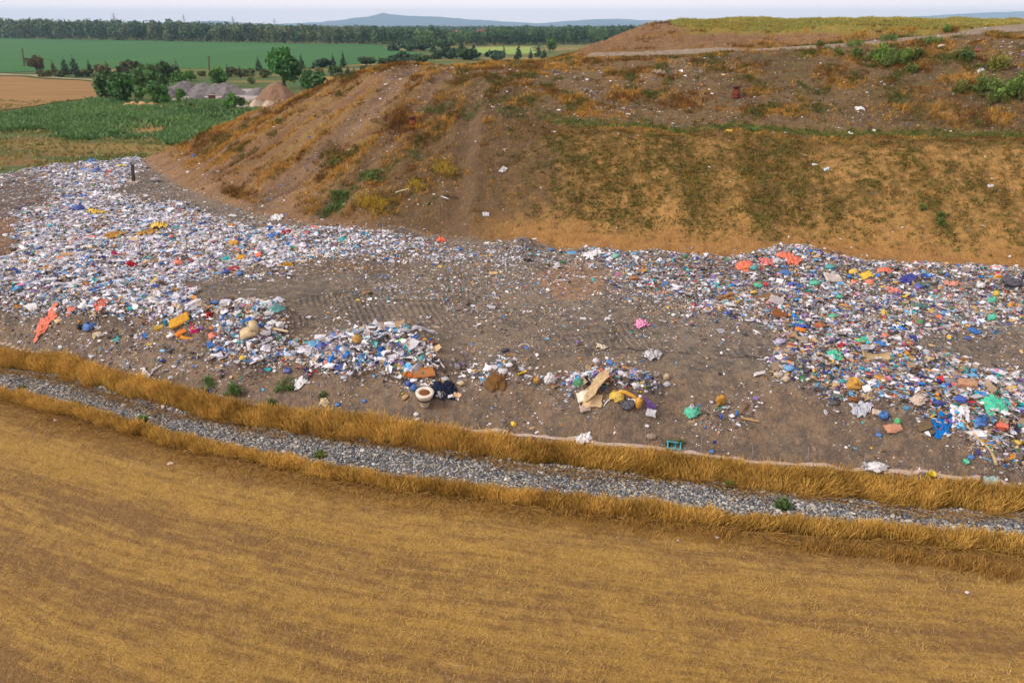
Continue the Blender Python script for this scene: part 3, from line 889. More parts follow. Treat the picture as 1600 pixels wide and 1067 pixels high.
# --- dry grass and low weeds of the hill
def hill_grass():
    r = np.random.default_rng(41)
    n = 330000
    x = r.uniform(-31, 38, n); y = r.uniform(28, 70, n)
    ok = frustum(x, y, 4); x, y = x[ok], y[ok]
    s = hill_s(x, y); m = sdf(x, y, MOUND); n = len(x)
    zb = base_height(x, y); px, py, pf = project(x, y, zb)
    q_ = .6 * x - .8 * y
    st = fbm(q_ * .8, (.8 * x + .6 * y) * .07, 101, 4)
    a = fbm(x * .45, s * .9, 121, 4); b = fbm(x * .9, y * .9, 161, 4); vsn = fbm(x * .55, s * .06, 111, 4)
    left = x < -1 + 3 * (b - .5)
    q = np.zeros(n); hgt = np.full(n, .2); tint = np.zeros(n)     # tint 0 dry, 1 olive, 2 fresh green
    def setz(mask, qq, hh, tt):
        q[mask] = np.broadcast_to(qq, n)[mask]; hgt[mask] = np.broadcast_to(hh, n)[mask]; tint[mask] = np.broadcast_to(tt, n)[mask]
    setz(left & (s > 1), np.clip(.2 + 3.2 * (.5 - st) + 1.6 * (b - .5) + .5 * smooth(-12, -20, x), 0.02, .9) * smooth(1, 4, s), .27, np.clip((b - .55) * 8, 0, 1.1))
    front = ~left & (s > 1.2) & (s < 8.8)
    fc = fbm(x * 2.6, y * 2.6, 165, 2)
    setz(front, np.clip(.22 + 2.0 * (vsn - .42) + 1.4 * (b - .5) + 2.6 * (fc - .5), .01, .9) * smooth(1.6, 4, s + 2 * (b - .5)), .12, .55 + 1.6 * (b - .42))
    setz(~left & (s >= 8.8) & (s < 11.4), .4, .17, (s > 10.2) * 1.2 + .4)
    setz(~left & (s >= 11.4) & (m < .3), np.clip(.16 + 3.0 * (a - .5) + 2.2 * (b - .5), .02, .9), .25, np.clip((b - .52) * 7, 0, 1.3) + .1)
    setz((m >= .3), np.clip(.06 + 1.2 * (b - .55), .01, .5), .2, .2)
    setz((m >= .3) & (m < 1.3), np.clip(.3 + 2 * (b - .5), .03, .7), .3, .2)
    topg = (zb > 11.75) & (x > 12.8)
    setz(topg, .9, .2, np.where(b > .5, 1.3, .5))
    onroad = seg_dist(x, y, ROAD, False) < 1.0
    q[onroad] = 0; q[s < .8] = 0
    for pl, wd_ in RUTW: q *= smooth(.9, 2.2, seg_dist(x, y, pl, False) / wd_ + .8 * (b - .5))
    rust = fbm(x * .7, y * .7, 166, 3)
    for (A_, B_, ra, rb, am, tt, hh) in ((695, 265, 26, 14, .9, .9, .3), (585, 318, 34, 16, .9, .7, .36), (650, 290, 22, 12, .8, .9, .3), (520, 250, 22, 14, .9, .8, .4), (545, 300, 40, 30, .5, .8, .3), (530, 310, 14, 22, 1, 2, .28),
                                      (580, 272, 24, 9, .9, 2, .28), (372, 310, 26, 14, .9, .3, .4), (490, 322, 18, 12, .8, .3, .35), (630, 190, 26, 20, .9, 0, .42), (1060, 158, 40, 16, .6, 0, .35), (975, 150, 26, 12, .8, 0, .35), (690, 168, 50, 14, .5, 1.6, .25), (1540, 190, 60, 22, .5, .1, .35), (1430, 170, 60, 18, .4, .1, .35), (650, 240, 36, 10, .5, 1.6, .2)):
        g = am * np.exp(-((px - A_) / ra) ** 2 - ((py - B_) / rb) ** 2)
        gm = (g > q) & (s > .8)
        q = np.where(gm, g, q); hgt = np.where(gm & (g > .25), hh, hgt); tint = np.where(gm & (g > .25), tt, tint)
    wl = seg_dist(px, py, [(505, 335), (525, 312), (560, 288), (610, 258), (660, 226), (710, 192), (770, 160)], False)
    g = np.exp(-(wl / np.where(py > 285, 9, 5)) ** 2) * np.where(py > 285, 1, .6) * (b + .25)
    gm = (g > q) & (s > .8); q = np.where(gm, g, q); hgt = np.where(gm & (g > .2), .24, hgt); tint = np.where(gm & (g > .2), 1.9, tint)
    ok = r.random(n) < q * .6
    x, y, hgt, tint, rust = x[ok], y[ok], hgt[ok], tint[ok], rust[ok]; n = len(x)
    k = 7
    X_ = np.repeat(x, k) + r.normal(0, .07, n * k); Y_ = np.repeat(y, k) + r.normal(0, .07, n * k)
    hh = np.repeat(hgt * r.uniform(.6, 1.35, n), k) * r.uniform(.5, 1.1, n * k)
    tt = np.clip(np.repeat(tint + r.normal(0, .28, n), k), 0, 2)[:, None]
    dry, oli, gre = S(188, 142, 66), S(98, 88, 38), S(82, 110, 52)
    dry = np.where(np.repeat(rust > .53, k)[:, None], S(128, 86, 38), dry)
    c = np.where(tt < 1, dry * (1 - tt) + oli * tt, oli * (2 - tt) + gre * (tt - 1)) * np.repeat(r.uniform(.65, 1.2, (n, 1)), k, 0) * r.uniform(.85, 1.15, (n * k, 1))
    px, py, pf = project(x, y, base_height(x, y))
    yel = np.zeros(n, bool)
    for A_, B_, ra, rb in ((695, 262, 22, 12), (583, 318, 28, 13), (650, 290, 18, 9), (705, 225, 16, 8), (545, 345, 14, 8)): yel |= ((px - A_) / ra) ** 2 + ((py - B_) / rb) ** 2 < r.uniform(.3, 1.2, n)
    c = np.where(np.repeat(yel, k)[:, None], S(178, 150, 50) * r.uniform(.7, 1.15, (n * k, 1)), c)
    pale = np.repeat((base_height(x, y) > 11.75) & (x > 12.8), k)[:, None]
    c = np.where(pale, c * .45 + S(176, 172, 96) * .6, c)
    hp = Heap()
    N = n * k
    hp.add(*blades(np.stack([X_, Y_, height(X_, Y_) - .02], -1), hh, r.uniform(.018, .04, N), r.uniform(0, 6.28, N), r.uniform(.05, .8, N), r.uniform(0, .6, N), c, c * 1.08, 1.0, r))
    # low separate clumps dotting the ochre face
    n = 90000
    x = r.uniform(-2, 34, n); y = r.uniform(28, 46, n)
    s = hill_s(x, y)
    vsn = fbm(x * .55, s * .06, 111, 4); fc = fbm(x * 2.2, y * 3.0, 167, 3)
    q = np.clip(.11 + .9 * (vsn - .45) + 1.0 * (fc - .5), .01, .45) * smooth(1.3, 3.2, s + 1.5 * (fc - .5)) * (s < 9) * smooth(-1, 3, x)
    ok = (r.random(n) < q) & frustum(x, y, 3); x, y, fc = x[ok], y[ok], fc[ok]; n = len(x)
    k = 6
    X_ = np.repeat(x, k) + r.normal(0, .05, n * k); Y_ = np.repeat(y, k) + r.normal(0, .04, n * k)
    tt = np.repeat(np.clip(fc * 1.2 - .2 + r.normal(0, .25, n), 0, 1), k)[:, None]
    c = (S(112, 94, 46) * (1 - tt) + S(110, 114, 54) * tt) * np.repeat(r.uniform(.7, 1.25, (n, 1)), k, 0)
    N = n * k
    hp.add(*blades(np.stack([X_, Y_, height(X_, Y_) - .02], -1), r.uniform(.07, .17, N), r.uniform(.03, .055, N), r.uniform(0, 6.28, N), r.uniform(.2, 1.0, N), r.uniform(0, .5, N), c, c * 1.08, 1.0, r))
    tag(hp.obj("dry_grass", M_STRAW), "dry ochre and olive grass tufts growing over the landfill hill", "grass", kind="stuff")
hill_grass()

# ------------------------------------------------------------------ single things lying on the landfill
def noise3(V, f, seed):
    return (vnoise(V[:, 0] * f + V[:, 2] * f * .73 + 3.1, V[:, 1] * f - V[:, 2] * f * .61 + 7.7, seed) + vnoise(V[:, 2] * f + 11.3, (V[:, 0] - V[:, 1]) * f * .7, seed + 1)) * .5

_mats = {}
def mat_item(c, kind):
    key = (tuple(round(float(v), 4) for v in c), kind)
    if key in _mats: return _mats[key]
    nm = {"plastic": "plastic film", "card": "cardboard", "wood": "weathered wood", "hard": "hard plastic", "rust": "rusty steel", "cloth": "cloth", "ceramic": "dirty ceramic"}[kind]
    c = np.array(c)
    dirt = c * .62 + S(126, 104, 88) * .26
    if kind == "plastic": m = mat_noise(nm, c, dirt, 4.5, .45, .4, bump=.6, bscale=16, contrast=3.2)
    elif kind == "hard": m = mat_noise(nm, c, dirt, 3.0, .45, .4, bump=.05, contrast=2.6)
    elif kind == "ceramic": m = mat_noise(nm, c, dirt, 2.4, .35, .5, bump=.05, contrast=3.5)
    elif kind == "wood": m = mat_noise(nm, c, c * .55, 5.0, .85, .2, stretch=(.3, 3, 3), bump=.3, contrast=2.5)
    elif kind == "rust": m = mat_noise(nm, c, S(70, 36, 24), 4.0, .85, .3, bump=.3, contrast=4)
    elif kind == "cloth": m = mat_noise(nm, c, c * .6, 4.0, .95, .1, bump=.4, bscale=10, contrast=2.5)
    else: m = mat_noise(nm, c, c * .5 + S(110, 90, 72) * .2, 4.0, .9, .15, bump=.35, bscale=7, contrast=3.0)
    _mats[key] = m
    return m

def frame_at(n, yaw):
    n = n / np.linalg.norm(n)
    a = np.array([math.cos(yaw), math.sin(yaw), 0.0]); a = a - n * a.dot(n); a /= np.linalg.norm(a)
    b = np.cross(n, a)
    return np.stack([a, b, n], 1)

def place(name, V, F, mat, pos, sm=True, parent=None):
    me = mesh_from(name, V, F if isinstance(F, list) else [F], mat, None, sm)
    return link(name, me, parent, (0, 0, 0) if parent is not None else tuple(float(c) for c in pos))

def bag_mesh(s, r, flat=.62, asp=1.35, sub=ICO4, crumple=1.0):
    V = sub[0].copy(); sd_ = int(r.integers(1, 9999))
    n1_ = noise3(V, 1.3, sd_) - .5
    n2_ = np.abs(noise3(V, 3.0, sd_ + 5) - .5) * 2
    n3_ = np.abs(noise3(V, 7.0, sd_ + 9) - .5) * 2
    rad = 1 + crumple * (.62 * n1_ + .42 * (n2_ - .4) + .34 * (n3_ - .4))
    V = V * rad[:, None]
    V = V * np.array([asp, 1.0, flat]) * s * .5 / ((asp + 1) * .5)
    V[:, 2] = np.where(V[:, 2] < -.55 * flat * s * .5, -.55 * flat * s * .5, V[:, 2])
    V[:, 2] += .48 * flat * s * .5
    return V, sub[1]

def knot_mesh(s, r):
    k = 9; V = []; F = []
    for i, (h, rad) in enumerate(((0, .055), (.05, .03), (.11, .05), (.19, .12), (.22, .10))):
        for j in range(k):
            a = 2 * math.pi * j / k
            rr = rad * (1 + (.45 if i > 2 else .1) * math.sin(a * 3 + i)) * r.uniform(.85, 1.15)
            V.append((rr * math.cos(a), rr * math.sin(a), h + (r.uniform(-.03, .03) if i > 2 else 0)))
    for i in range(4):
        for j in range(k):
            F.append((i * k + j, i * k + (j + 1) % k, (i + 1) * k + (j + 1) % k, (i + 1) * k + j))
    return np.array(V) * s * 1.6, np.array(F)

def sheet_mesh(x0, y0, z0, L, W, yaw, r, wr=.10, lift=.03, nu=18, nv=14, ragged=.28):
    u, v = np.meshgrid(np.linspace(-1, 1, nu), np.linspace(-1, 1, nv))
    sd_ = int(r.integers(1, 9999))
    ang = np.arctan2(v, u)
    # square grid bent into a ragged outline
    k = 1 + ragged * (vnoise(np.cos(ang) * 2.6 + 5, np.sin(ang) * 2.6 + 5, sd_) - .5) * 2.2
    rr = np.maximum(np.abs(u), np.abs(v)); rad = np.hypot(u, v) + 1e-6
    mixr = .45
    uu, vv = u * (mixr + (1 - mixr) * rr / rad) * k, v * (mixr + (1 - mixr) * rr / rad) * k
    lx, ly = uu * L * .5, vv * W * .5
    wx, wy = lx * math.cos(yaw) - ly * math.sin(yaw), lx * math.sin(yaw) + ly * math.cos(yaw)
    wx = wx + (vnoise(uu * 3, vv * 3, sd_ + 3) - .5) * L * .07; wy = wy + (vnoise(uu * 3, vv * 3, sd_ + 4) - .5) * W * .10
    zg = height(x0 + wx, y0 + wy)
    rid = 1 - np.abs(vnoise(uu * 3.2 + 9, vv * 2.1, sd_ + 6) - .5) * 2
    rid2 = 1 - np.abs(vnoise(uu * 6.5, vv * 5 + 3, sd_ + 7) - .5) * 2
    wz = zg - z0 + lift + wr * (rid ** 2 * .9 + .45 * rid2 - .25) * np.clip(1.15 - .6 * rr ** 3, 0, 1)
    V = np.stack([wx, wy, wz], -1).reshape(-1, 3)
    i = np.arange(nu * nv).reshape(nv, nu)
    F = np.stack([i[:-1, :-1], i[:-1, 1:], i[1:, 1:], i[1:, :-1]], -1).reshape(-1, 4)
    # a real thickness
    n = len(V); V2 = V - np.array([0, 0, .008])
    rim = np.concatenate([i[0, :], i[1:, -1], i[-1, -2::-1], i[-2:0:-1, 0]])
    rn = np.roll(rim, -1)
    F = np.concatenate([F, F[:, ::-1] + n, np.stack([rim, rim + n, rn + n, rn], -1)])
    return np.concatenate([V, V2]), F

def slab_mesh(L, W, T, r, warp=.02, n=10, m=5, bev=.12):
    """a board with rounded edges, slightly warped"""
    us = np.linspace(-.5, .5, n); vs_ = np.linspace(-.5, .5, m)
    u, v = np.meshgrid(us, vs_); sd_ = int(r.integers(1, 9999))
    wz = (vnoise(u * 2.2 + 4, v * 1.6 + 4, sd_) - .5) * warp * 2 + (u * u) * warp * r.uniform(-2, 2)
    jx = (vnoise(u * 5, v * 5, sd_ + 2) - .5) * .16 * L * (np.abs(u) > .49); jy = (vnoise(u * 5 + 7, v * 5, sd_ + 3) - .5) * .2 * W * (np.abs(v) > .49)
    b = min(bev * W, T * .5)
    top = np.stack([u * (L - 2 * b * .6) + jx, v * (W - 2 * b * .6) + jy, wz + T], -1).reshape(-1, 3)
    mid1 = np.stack([u * L + jx, v * W + jy, wz + T - b * .6], -1).reshape(-1, 3)
    bot = np.stack([u * L + jx, v * W + jy, wz], -1).reshape(-1, 3)
    i = np.arange(n * m).reshape(m, n); k = n * m
    Q = np.stack([i[:-1, :-1], i[:-1, 1:], i[1:, 1:], i[1:, :-1]], -1).reshape(-1, 4)
    rim = np.concatenate([i[0, :], i[1:, -1], i[-1, -2::-1], i[-2:0:-1, 0]]); rn = np.roll(rim, -1)
    F = np.concatenate([Q, Q[:, ::-1] + 2 * k, np.stack([rim, rim + k, rn + k, rn], -1)[:, ::-1], np.stack([rim + k, rim + 2 * k, rn + 2 * k, rn + k], -1)[:, ::-1]])
    return np.concatenate([top, mid1, bot]), F

def lathe(prof, k=20, wob=0.0, r=None, sx=1.0):
    V, F = [], []
    n = len(prof)
    for i, (rad, h) in enumerate(prof):
        for j in range(k):
            a = 2 * math.pi * j / k
            q = 1 + (wob * r.uniform(-1, 1) if r is not None else 0)
            V.append((rad * q * math.cos(a) * sx, rad * q * math.sin(a), h))
    for i in range(n - 1):
        for j in range(k):
            F.append((i * k + j, i * k + (j + 1) % k, (i + 1) * k + (j + 1) % k, (i + 1) * k + j))
    return np.array(V), np.array(F)

def tube(pts, rad, k=7):
    pts = np.array(pts, float); n = len(pts)
    rad = np.broadcast_to(rad, n)
    V, F = [], []
    for i in range(n):
        d = pts[min(i + 1, n - 1)] - pts[max(i - 1, 0)]; d /= np.linalg.norm(d)
        a = np.cross(d, (0, 0, 1) if abs(d[2]) < .9 else (1, 0, 0)); a /= np.linalg.norm(a); b = np.cross(d, a)
        for j in range(k):
            t = 2 * math.pi * j / k
            V.append(pts[i] + rad[i] * (math.cos(t) * a + math.sin(t) * b))
    for i in range(n - 1):
        for j in range(k):
            F.append((i * k + j, i * k + (j + 1) % k, (i + 1) * k + (j + 1) % k, (i + 1) * k + j))
    return np.array(V), np.array(F)

def boxes(lst):
    """list of (centre, size) -> one mesh"""
    V = np.concatenate([BOXV * np.array(s) + np.array(c) for c, s in lst])
    F = np.concatenate([BOXF + 8 * i for i in range(len(lst))])
    return V, F

def join(parts):
    V, F, n = [], [], 0
    for v, f in parts: V.append(v); F.append(f + n); n += len(v)
    out = {}
    for f in F: out.setdefault(f.shape[1], []).append(f)
    return np.concatenate(V), [np.concatenate(f) for f in out.values()]

W_, LG, BE, TN, BR, BK = S(228, 226, 228), S(196, 194, 198), S(206, 184, 146), S(188, 150, 100), S(120, 84, 52), S(40, 38, 44)
BL, CB_, SB, TE, MI = S(24, 114, 194), S(22, 78, 176), S(96, 166, 216), S(34, 164, 164), S(64, 198, 160)
YE, MU, OR, SA, RE, MG, PU, GR, NV = S(226, 190, 52), S(200, 148, 48), S(218, 124, 40), S(236, 122, 92), S(176, 34, 46), S(190, 40, 104), S(128, 92, 168), S(64, 132, 84), S(38, 44, 66)

# kind, px, py, width in px, colour, label
ITEMS = [
 # left heap
 ("sheet", 74, 508, 40, SA, "long salmon crumpled plastic sheet stretched down the left rubbish slope"),
 ("sheet", 111, 486, 16, SA, "small salmon plastic scrap just above the long salmon sheet"),
 ("sheet", 157, 474, 22, SA, "salmon crumpled film on the left slope right of a white bag"),
 ("bag", 53, 481, 20, W_, "plump white bag on the left slope above the long salmon sheet"),
 ("bag", 173, 443, 11, CB_, "bright blue round bag beside an orange bag in the left rubbish field"),
 ("bag", 136, 446, 10, OR, "orange round bag left of a blue one in the left rubbish field"),
 ("bag", 148, 443, 11, TE, "teal bag squeezed between the orange and the blue bag"),
 ("sheet", 78, 417, 15, MU, "mustard foam cushion near the left edge of the rubbish field"),
 ("sheet", 179, 369, 28, MU, "wide mustard sheet in the upper left of the rubbish field"),
 ("sheet", 250, 355, 30, YE, "long yellow film lying across the upper left rubbish field"),
 ("sheet", 229, 366, 26, MU, "mustard sheet below the long yellow film"),
 ("board", 364, 383, 19, MU, "mustard yellow board lying flat among blue bags behind the dark plain"),
 ("board", 209, 378, 17, BE, "pale tan board below the wide mustard sheet"),
 ("sheet", 152, 333, 24, YE, "yellow torn foil beside a blue one at the far left heap"),
 ("board", 108, 402, 26, TN, "tan cardboard strip in the left rubbish field"),
 ("board", 377, 405, 17, MU, "mustard cardboard near the tip of the left rubbish field"),
 ("sheet", 451, 415, 14, MU, "mustard rag where the left rubbish meets the dark plain"),
 ("board", 402, 402, 16, SA, "pale salmon board beside the mustard cardboard"),
 ("bag", 331, 424, 9, TN, "small tan sack at the lower rim of the left rubbish field"),
 ("bag", 280, 413, 15, SA, "salmon bag in the middle of the left rubbish field"),
 ("sheet", 206, 415, 20, RE, "dark red cloth lying in the left rubbish field"),
 ("sheet", 184, 400, 20, MG, "magenta film lying above the dark red cloth"),
 ("sheet", 366, 421, 16, RE, "red sheet lying beside blue bags at the rim of the dark plain"),
 ("sheet", 447, 364, 16, RE, "bright red cloth at the foot of the hill"),
 ("bag", 123, 327, 16, CB_, "flat dark blue bag at the far left heap"),
 ("bag", 106, 309, 9, BL, "round blue bag at the top of the bare grey patch"),
 ("bag", 145, 254, 13, BL, "blue bag on the skyline of the far rubbish"),
 ("bag", 152, 267, 11, CB_, "dark blue bag just below the skyline of the far rubbish"),
 ("sheet", 192, 261, 13, YE, "yellow sheet on the far rubbish left of the dark post"),
 ("bag", 353, 427, 14, CB_, "dark blue bag left of the red sheet at the rim of the dark plain"),
 ("bag", 375, 429, 12, BL, "blue bag right of the red sheet at the rim of the dark plain"),
 ("bag", 422, 358, 12, BL, "blue bag at the hill foot left of the bright red cloth"),
 ("bag", 273, 377, 9, TE, "teal bag among white scraps in the middle of the left rubbish"),
 ("bag", 335, 475, 13, BL, "large blue bag leaning on another blue one above the left front heap"),
 ("bag", 351, 473, 13, CB_, "crumpled darker blue bag beside the large blue bag above the left front heap"),
 ("sheet", 430, 479, 26, S(90, 178, 176), "pale teal netting lying on the dark plain above the left front heap"),
 ("sheet", 326, 494, 14, S(150, 48, 44), "dark red rag hanging down beside the blue rag"),
 ("sheet", 349, 497, 14, BL, "narrow blue rag on the slope above the left front heap"),
 ("bag", 390, 481, 13, S(196, 124, 92), "brownish salmon sack on top of the left front heap"),
 ("bag", 223, 467, 11, TE, "teal rounded bag at the lower part of the left rubbish"),
 ("bag", 139, 512, 17, BL, "blue crumpled bag low on the left slope"),
 ("sheet", 182, 531, 9, TE, "small teal film on the bare left slope"),
 ("sheet", 150, 524, 12, BE, "pale tan paper on the bare left slope beside the blue bag"),
 ("bag", 95, 544, 11, W_, "white torn bag on the bare left slope above the wheat"),
 ("sheet", 227, 592, 22, W_, "white film rags lying just above the wheat on the left"),
 ("plank", 246, 577, 16, LG, "grey lath lying on the bare left slope"),
 ("bag", 265, 547, 14, NV, "black bag on bare earth left of the orange debris"),
 ("bag", 268, 546, 8, W_, "small white bag leaning on the black bag"),
 ("crate", 319, 615, 14, BK, "black plastic crate lying just above the wheat"),
 ("bag", 328, 612, 7, BL, "small blue scrap beside the black crate"),
 # left front heap
 ("slab", 282, 507, 40, MU, "broad mustard foam board leaning on the left front heap"),
 ("slab", 283, 522, 20, OR, "orange broken board below the broad mustard board"),
 ("slab", 292, 531, 26, S(206, 140, 52), "orange yellow slat at the lower end of the mustard boards"),
 ("bag", 269, 525, 14, W_, "white round bag below the broad mustard board"),
 ("bag", 334, 526, 16, SA, "salmon round bag at the foot of the left front heap"),
 ("bag", 332, 513, 9, OR, "orange tube shaped bag above the salmon round bag"),
 ("sheet", 303, 516, 14, MG, "magenta cloth beside the orange broken board"),
 ("bag", 316, 513, 8, PU, "violet bag right of the magenta cloth"),
 ("mattress", 395, 519, 30, BE, "rolled beige mattress on top of the left front heap"),
 ("board", 415, 523, 19, W_, "white panel leaning right of the rolled beige mattress"),
 ("bag", 437, 508, 13, W_, "white boot shaped hard shell behind the beige mattress"),
 ("plank", 436, 519, 30, S(220, 200, 166), "long pale plank poking out right of the left front heap"),
 ("bag", 397, 540, 14, BR, "brown cardboard box below the beige mattress"),
 ("bag", 386, 530, 13, BL, "flat blue bag in front of the beige mattress"),
 ("bag", 380, 560, 11, YE, "pale yellow carton at the front of the left front heap"),
 ("plank", 402, 567, 19, W_, "white gutter pipe piece at the front of the left front heap"),
 ("bag", 430, 561, 12, NV, "dark bag right of the white gutter pipe"),
 ("bag", 504, 543, 17, CB_, "vivid blue bag on the crest of the middle left ridge"),
 ("bag", 536, 546, 15, BL, "sky blue bag right of the vivid blue bag on the middle left ridge"),
 ("bag", 531, 575, 15, CB_, "royal blue bag at the foot of the middle left ridge"),
 ("bag", 450, 580, 11, CB_, "blue bag at the front left foot of the middle left ridge"),
 ("sheet", 562, 562, 16, BL, "blue film on the slope of the middle left ridge"),
 ("bag", 559, 535, 14, MU, "mustard bag standing above the middle left ridge"),
 ("bag", 455, 556, 20, S(190, 208, 230), "pale blue see-through bag on the middle left ridge"),
 ("sheet", 471, 597, 24, W_, "white crumpled sheet lying before the middle left ridge"),
 ("bag", 480, 589, 14, NV, "black bag behind the white crumpled sheet"),
 ("sheet", 595, 557, 16, BL, "upright blue film left of the white hose heap"),
 ("bag", 627, 532, 8, S(70, 220, 90), "bright green bag on top of the right end of the middle left ridge"),
 ("bag", 626, 572, 10, YE, "yellow bag in the white rubbish below the bright green bag"),
 ("hose", 601, 528, 18, W_, "white bent hose arching over the middle left ridge"),
 ("bag", 664, 532, 10, MU, "ochre lump on the bare slope right of the bright green bag"),
 ("bag", 675, 536, 7, RE, "red bag right of the ochre lump"),
 ("slab", 662, 585, 40, S(176, 116, 66), "brown wooden board lying above the old toilet"),
 ("slab", 643, 588, 16, S(190, 96, 48), "orange brown broken panel left of the brown wooden board"),
 ("plank", 676, 571, 22, W_, "white lath sloping above the brown wooden board"),
 ("plank", 690, 573, 16, LG, "short pale lath right of the white sloping lath"),
 ("board", 646, 597, 14, W_, "white panel standing between the blue bags above the old toilet"),
 ("bag", 639, 603, 10, CB_, "blue bag left of the white standing panel"),
 ("bag", 648, 609, 11, BL, "blue bag right under the white standing panel"),
 ("sheet", 692, 611, 36, NV, "dark navy tarp spread right of the old toilet"),
 ("bag", 672, 610, 8, YE, "small yellow bag between toilet and navy tarp"),
 ("bag", 687, 618, 16, LG, "clear plastic bag on the edge of the navy tarp"),
 ("bag", 651, 648, 9, W_, "topmost white foam lump under the toilet"),
 ("bag", 652, 656, 10, LG, "greyish white foam lump lowest under the toilet"),
 ("bag", 634, 621, 12, TN, "tan sack lying left of the toilet"),
 ("bag", 721, 600, 13, BE, "beige sack right of the navy tarp"),
 ("sheet", 713, 620, 14, S(226, 190, 150), "pale peach paper at the right end of the navy tarp"),
 ("sheet", 507, 630, 16, BE, "pale cardboard piece on the bare bank left of the toilet"),
 ("bag", 528, 633, 9, BL, "blue scrap beside the pale cardboard piece on the bank"),
 ("bag", 569, 627, 8, BL, "lone blue bag on the bare bank halfway to the toilet"),
 ("bag", 560, 470, 7, YE, "small yellow ball alone on the dark plain"),
 ("bag", 440, 468, 6, S(40, 200, 80), "small green ball on the dark plain behind the teal netting"),
 ("sheet", 526, 522, 10, RE, "red rag behind the middle left ridge"),
 ("hose", 650, 515, 50, LG, "grey torn strip of cloth trailing over the dark plain"),
 ("sheet", 395, 470 + 25, 18, BE, "cream paper on the crest of the left front heap"),
 # middle
 ("sheet", 775, 596, 32, S(118, 86, 50), "ochre brown mat in the middle hollow of the bank"),
 ("bag", 796, 572, 12, W_, "white bag above the ochre brown mat"),
 ("bag", 787, 582, 15, LG, "pale grey film heap on the right of the ochre brown mat"),
 ("plank", 816, 585, 14, YE, "short yellow lath right of the ochre brown mat"),
 ("hose", 819, 543, 16, W_, "white arched pipe on the slope above the ochre brown mat"),
 ("bag", 823, 545, 8, BL, "blue scrap under the white arched pipe"),
 ("bag", 790, 549, 12, NV, "dark cloth bundle left of the white arched pipe"),
 ("bag", 859, 597, 17, W_, "white bag hanging down left of the cardboard heap"),
 ("bag", 839, 597, 12, MU, "mustard bag left of the white hanging bag"),
 ("bag", 880, 600, 8, BL, "small blue bag between the white bag and the green bag"),
 ("bag", 905, 601, 21, GR, "big green sack with a pale patch on the cardboard heap"),
 ("folded", 932, 607, 46, S(196, 170, 130), "folded brown cardboard fanned out on a white slab"),
 ("slab", 916, 622, 34, S(224, 214, 196), "white slab under the folded cardboard"),
 ("slab", 926, 630, 36, S(208, 180, 138), "flat tan cardboard lying before the white slab"),
 ("slab", 914, 640, 20, S(180, 160, 150), "pinkish grey box lid lowest at the cardboard heap"),
 ("bag", 964, 620, 20, YE, "yellow foam block right of the folded cardboard"),
 ("hose", 981, 620, 24, MU, "mustard foam tube lying over the yellow foam block"),
 ("bag", 982, 634, 22, NV, "navy bag below the mustard foam tube"),
 ("board", 987, 629, 14, W_, "white panel beside the navy bag"),
 ("bottle", 996, 634, 11, MU, "mustard bottle standing right of the navy bag"),
 ("sheet", 1016, 634, 17, S(120, 94, 150), "violet cloth right of the mustard bottle"),
 ("slab", 1017, 647, 18, LG, "pale grey square board lying below the violet cloth"),
 ("hose", 957, 633, 26, W_, "white curved hose at the foot of the cardboard heap"),
 ("bag", 965, 583, 10, CB_, "blue bag on top of the cardboard heap"),
 ("bag", 918, 586, 14, W_, "white crumpled bag behind the big green sack"),
 ("bag", 950, 579, 13, S(170, 200, 220), "pale blue bag on the crest of the cardboard heap"),
 ("bag", 940, 586, 9, TE, "teal bag between the white and the pale blue bag on the cardboard heap"),
 ("bag", 992, 603, 14, W_, "white film bundle on the right shoulder of the cardboard heap"),
 ("bag", 1040, 592, 10, BE, "beige bag standing alone right of the cardboard heap"),
 ("bag", 1041, 602, 12, LG, "black and white bundle right below the lone beige bag"),
 ("bag", 1121, 634, 19, S(196, 142, 36), "long ochre cushion standing on the bare bank"),
 ("bag", 1080, 647, 23, MI, "mint green bag lying alone on the bare bank"),
 ("bag", 1083, 640, 12, BL, "blue bag behind the mint green bag"),
 ("bag", 1125, 655, 11, CB_, "blue bag below the long ochre cushion"),
 ("bag", 1149, 650, 11, BL, "blue bag right of the long ochre cushion beside a plank"),
 ("plank", 1163, 643, 22, BR, "brown plank leaning right of the blue bag on the bare bank"),
 ("plank", 1172, 659, 24, TN, "tan plank lying on the bare bank"),
 ("crate", 1052, 700, 21, S(72, 180, 206), "turquoise plastic crate by the wheat strip"),
 ("bag", 1112, 706, 9, BL, "blue bag lying just above the wheat right of the turquoise crate"),
 ("sheet", 912, 687, 22, W_, "white crumpled film just above the wheat in the middle"),
 ("bag", 1011, 666, 8, W_, "white paper lump below the pale grey board"),
 ("stone", 1017, 683, 14, S(150, 132, 116), "grey brown boulder on the bank above the wheat"),
 ("sheet", 1022, 557, 26, LG, "pale torn film on the plain behind the lone beige bag"),
 ("sheet", 940, 543, 18, S(214, 200, 178), "pale bone coloured strip on the plain"),
 ("bag", 1234, 577, 16, SB, "sky blue bag at the front tip of the right heap"),
 ("bag", 1258, 579, 13, NV, "dark navy bag right of the sky blue bag"),
 ("bag", 1217, 587, 16, S(190, 176, 164), "greyish sack at the left corner of the right heap"),
 ("bag", 1227, 592, 13, S(212, 190, 166), "pale beige sack below the greyish sack"),
 # right heap front
 ("bag", 1334, 606, 20, MU, "mustard yellow sack standing in the front of the right heap"),
 ("slab", 1334, 627, 20, S(134, 88, 52), "brown box below the mustard yellow sack"),
 ("plank", 1338, 629, 22, TN, "tan stick leaning on the brown box"),
 ("board", 1362, 601, 14, W_, "white square panel right of the mustard yellow sack"),
 ("board", 1354, 610, 15, W_, "white torn panel below the white square panel"),
 ("slab", 1511, 604, 30, S(176, 134, 104), "wide brown cardboard box on the right slope"),
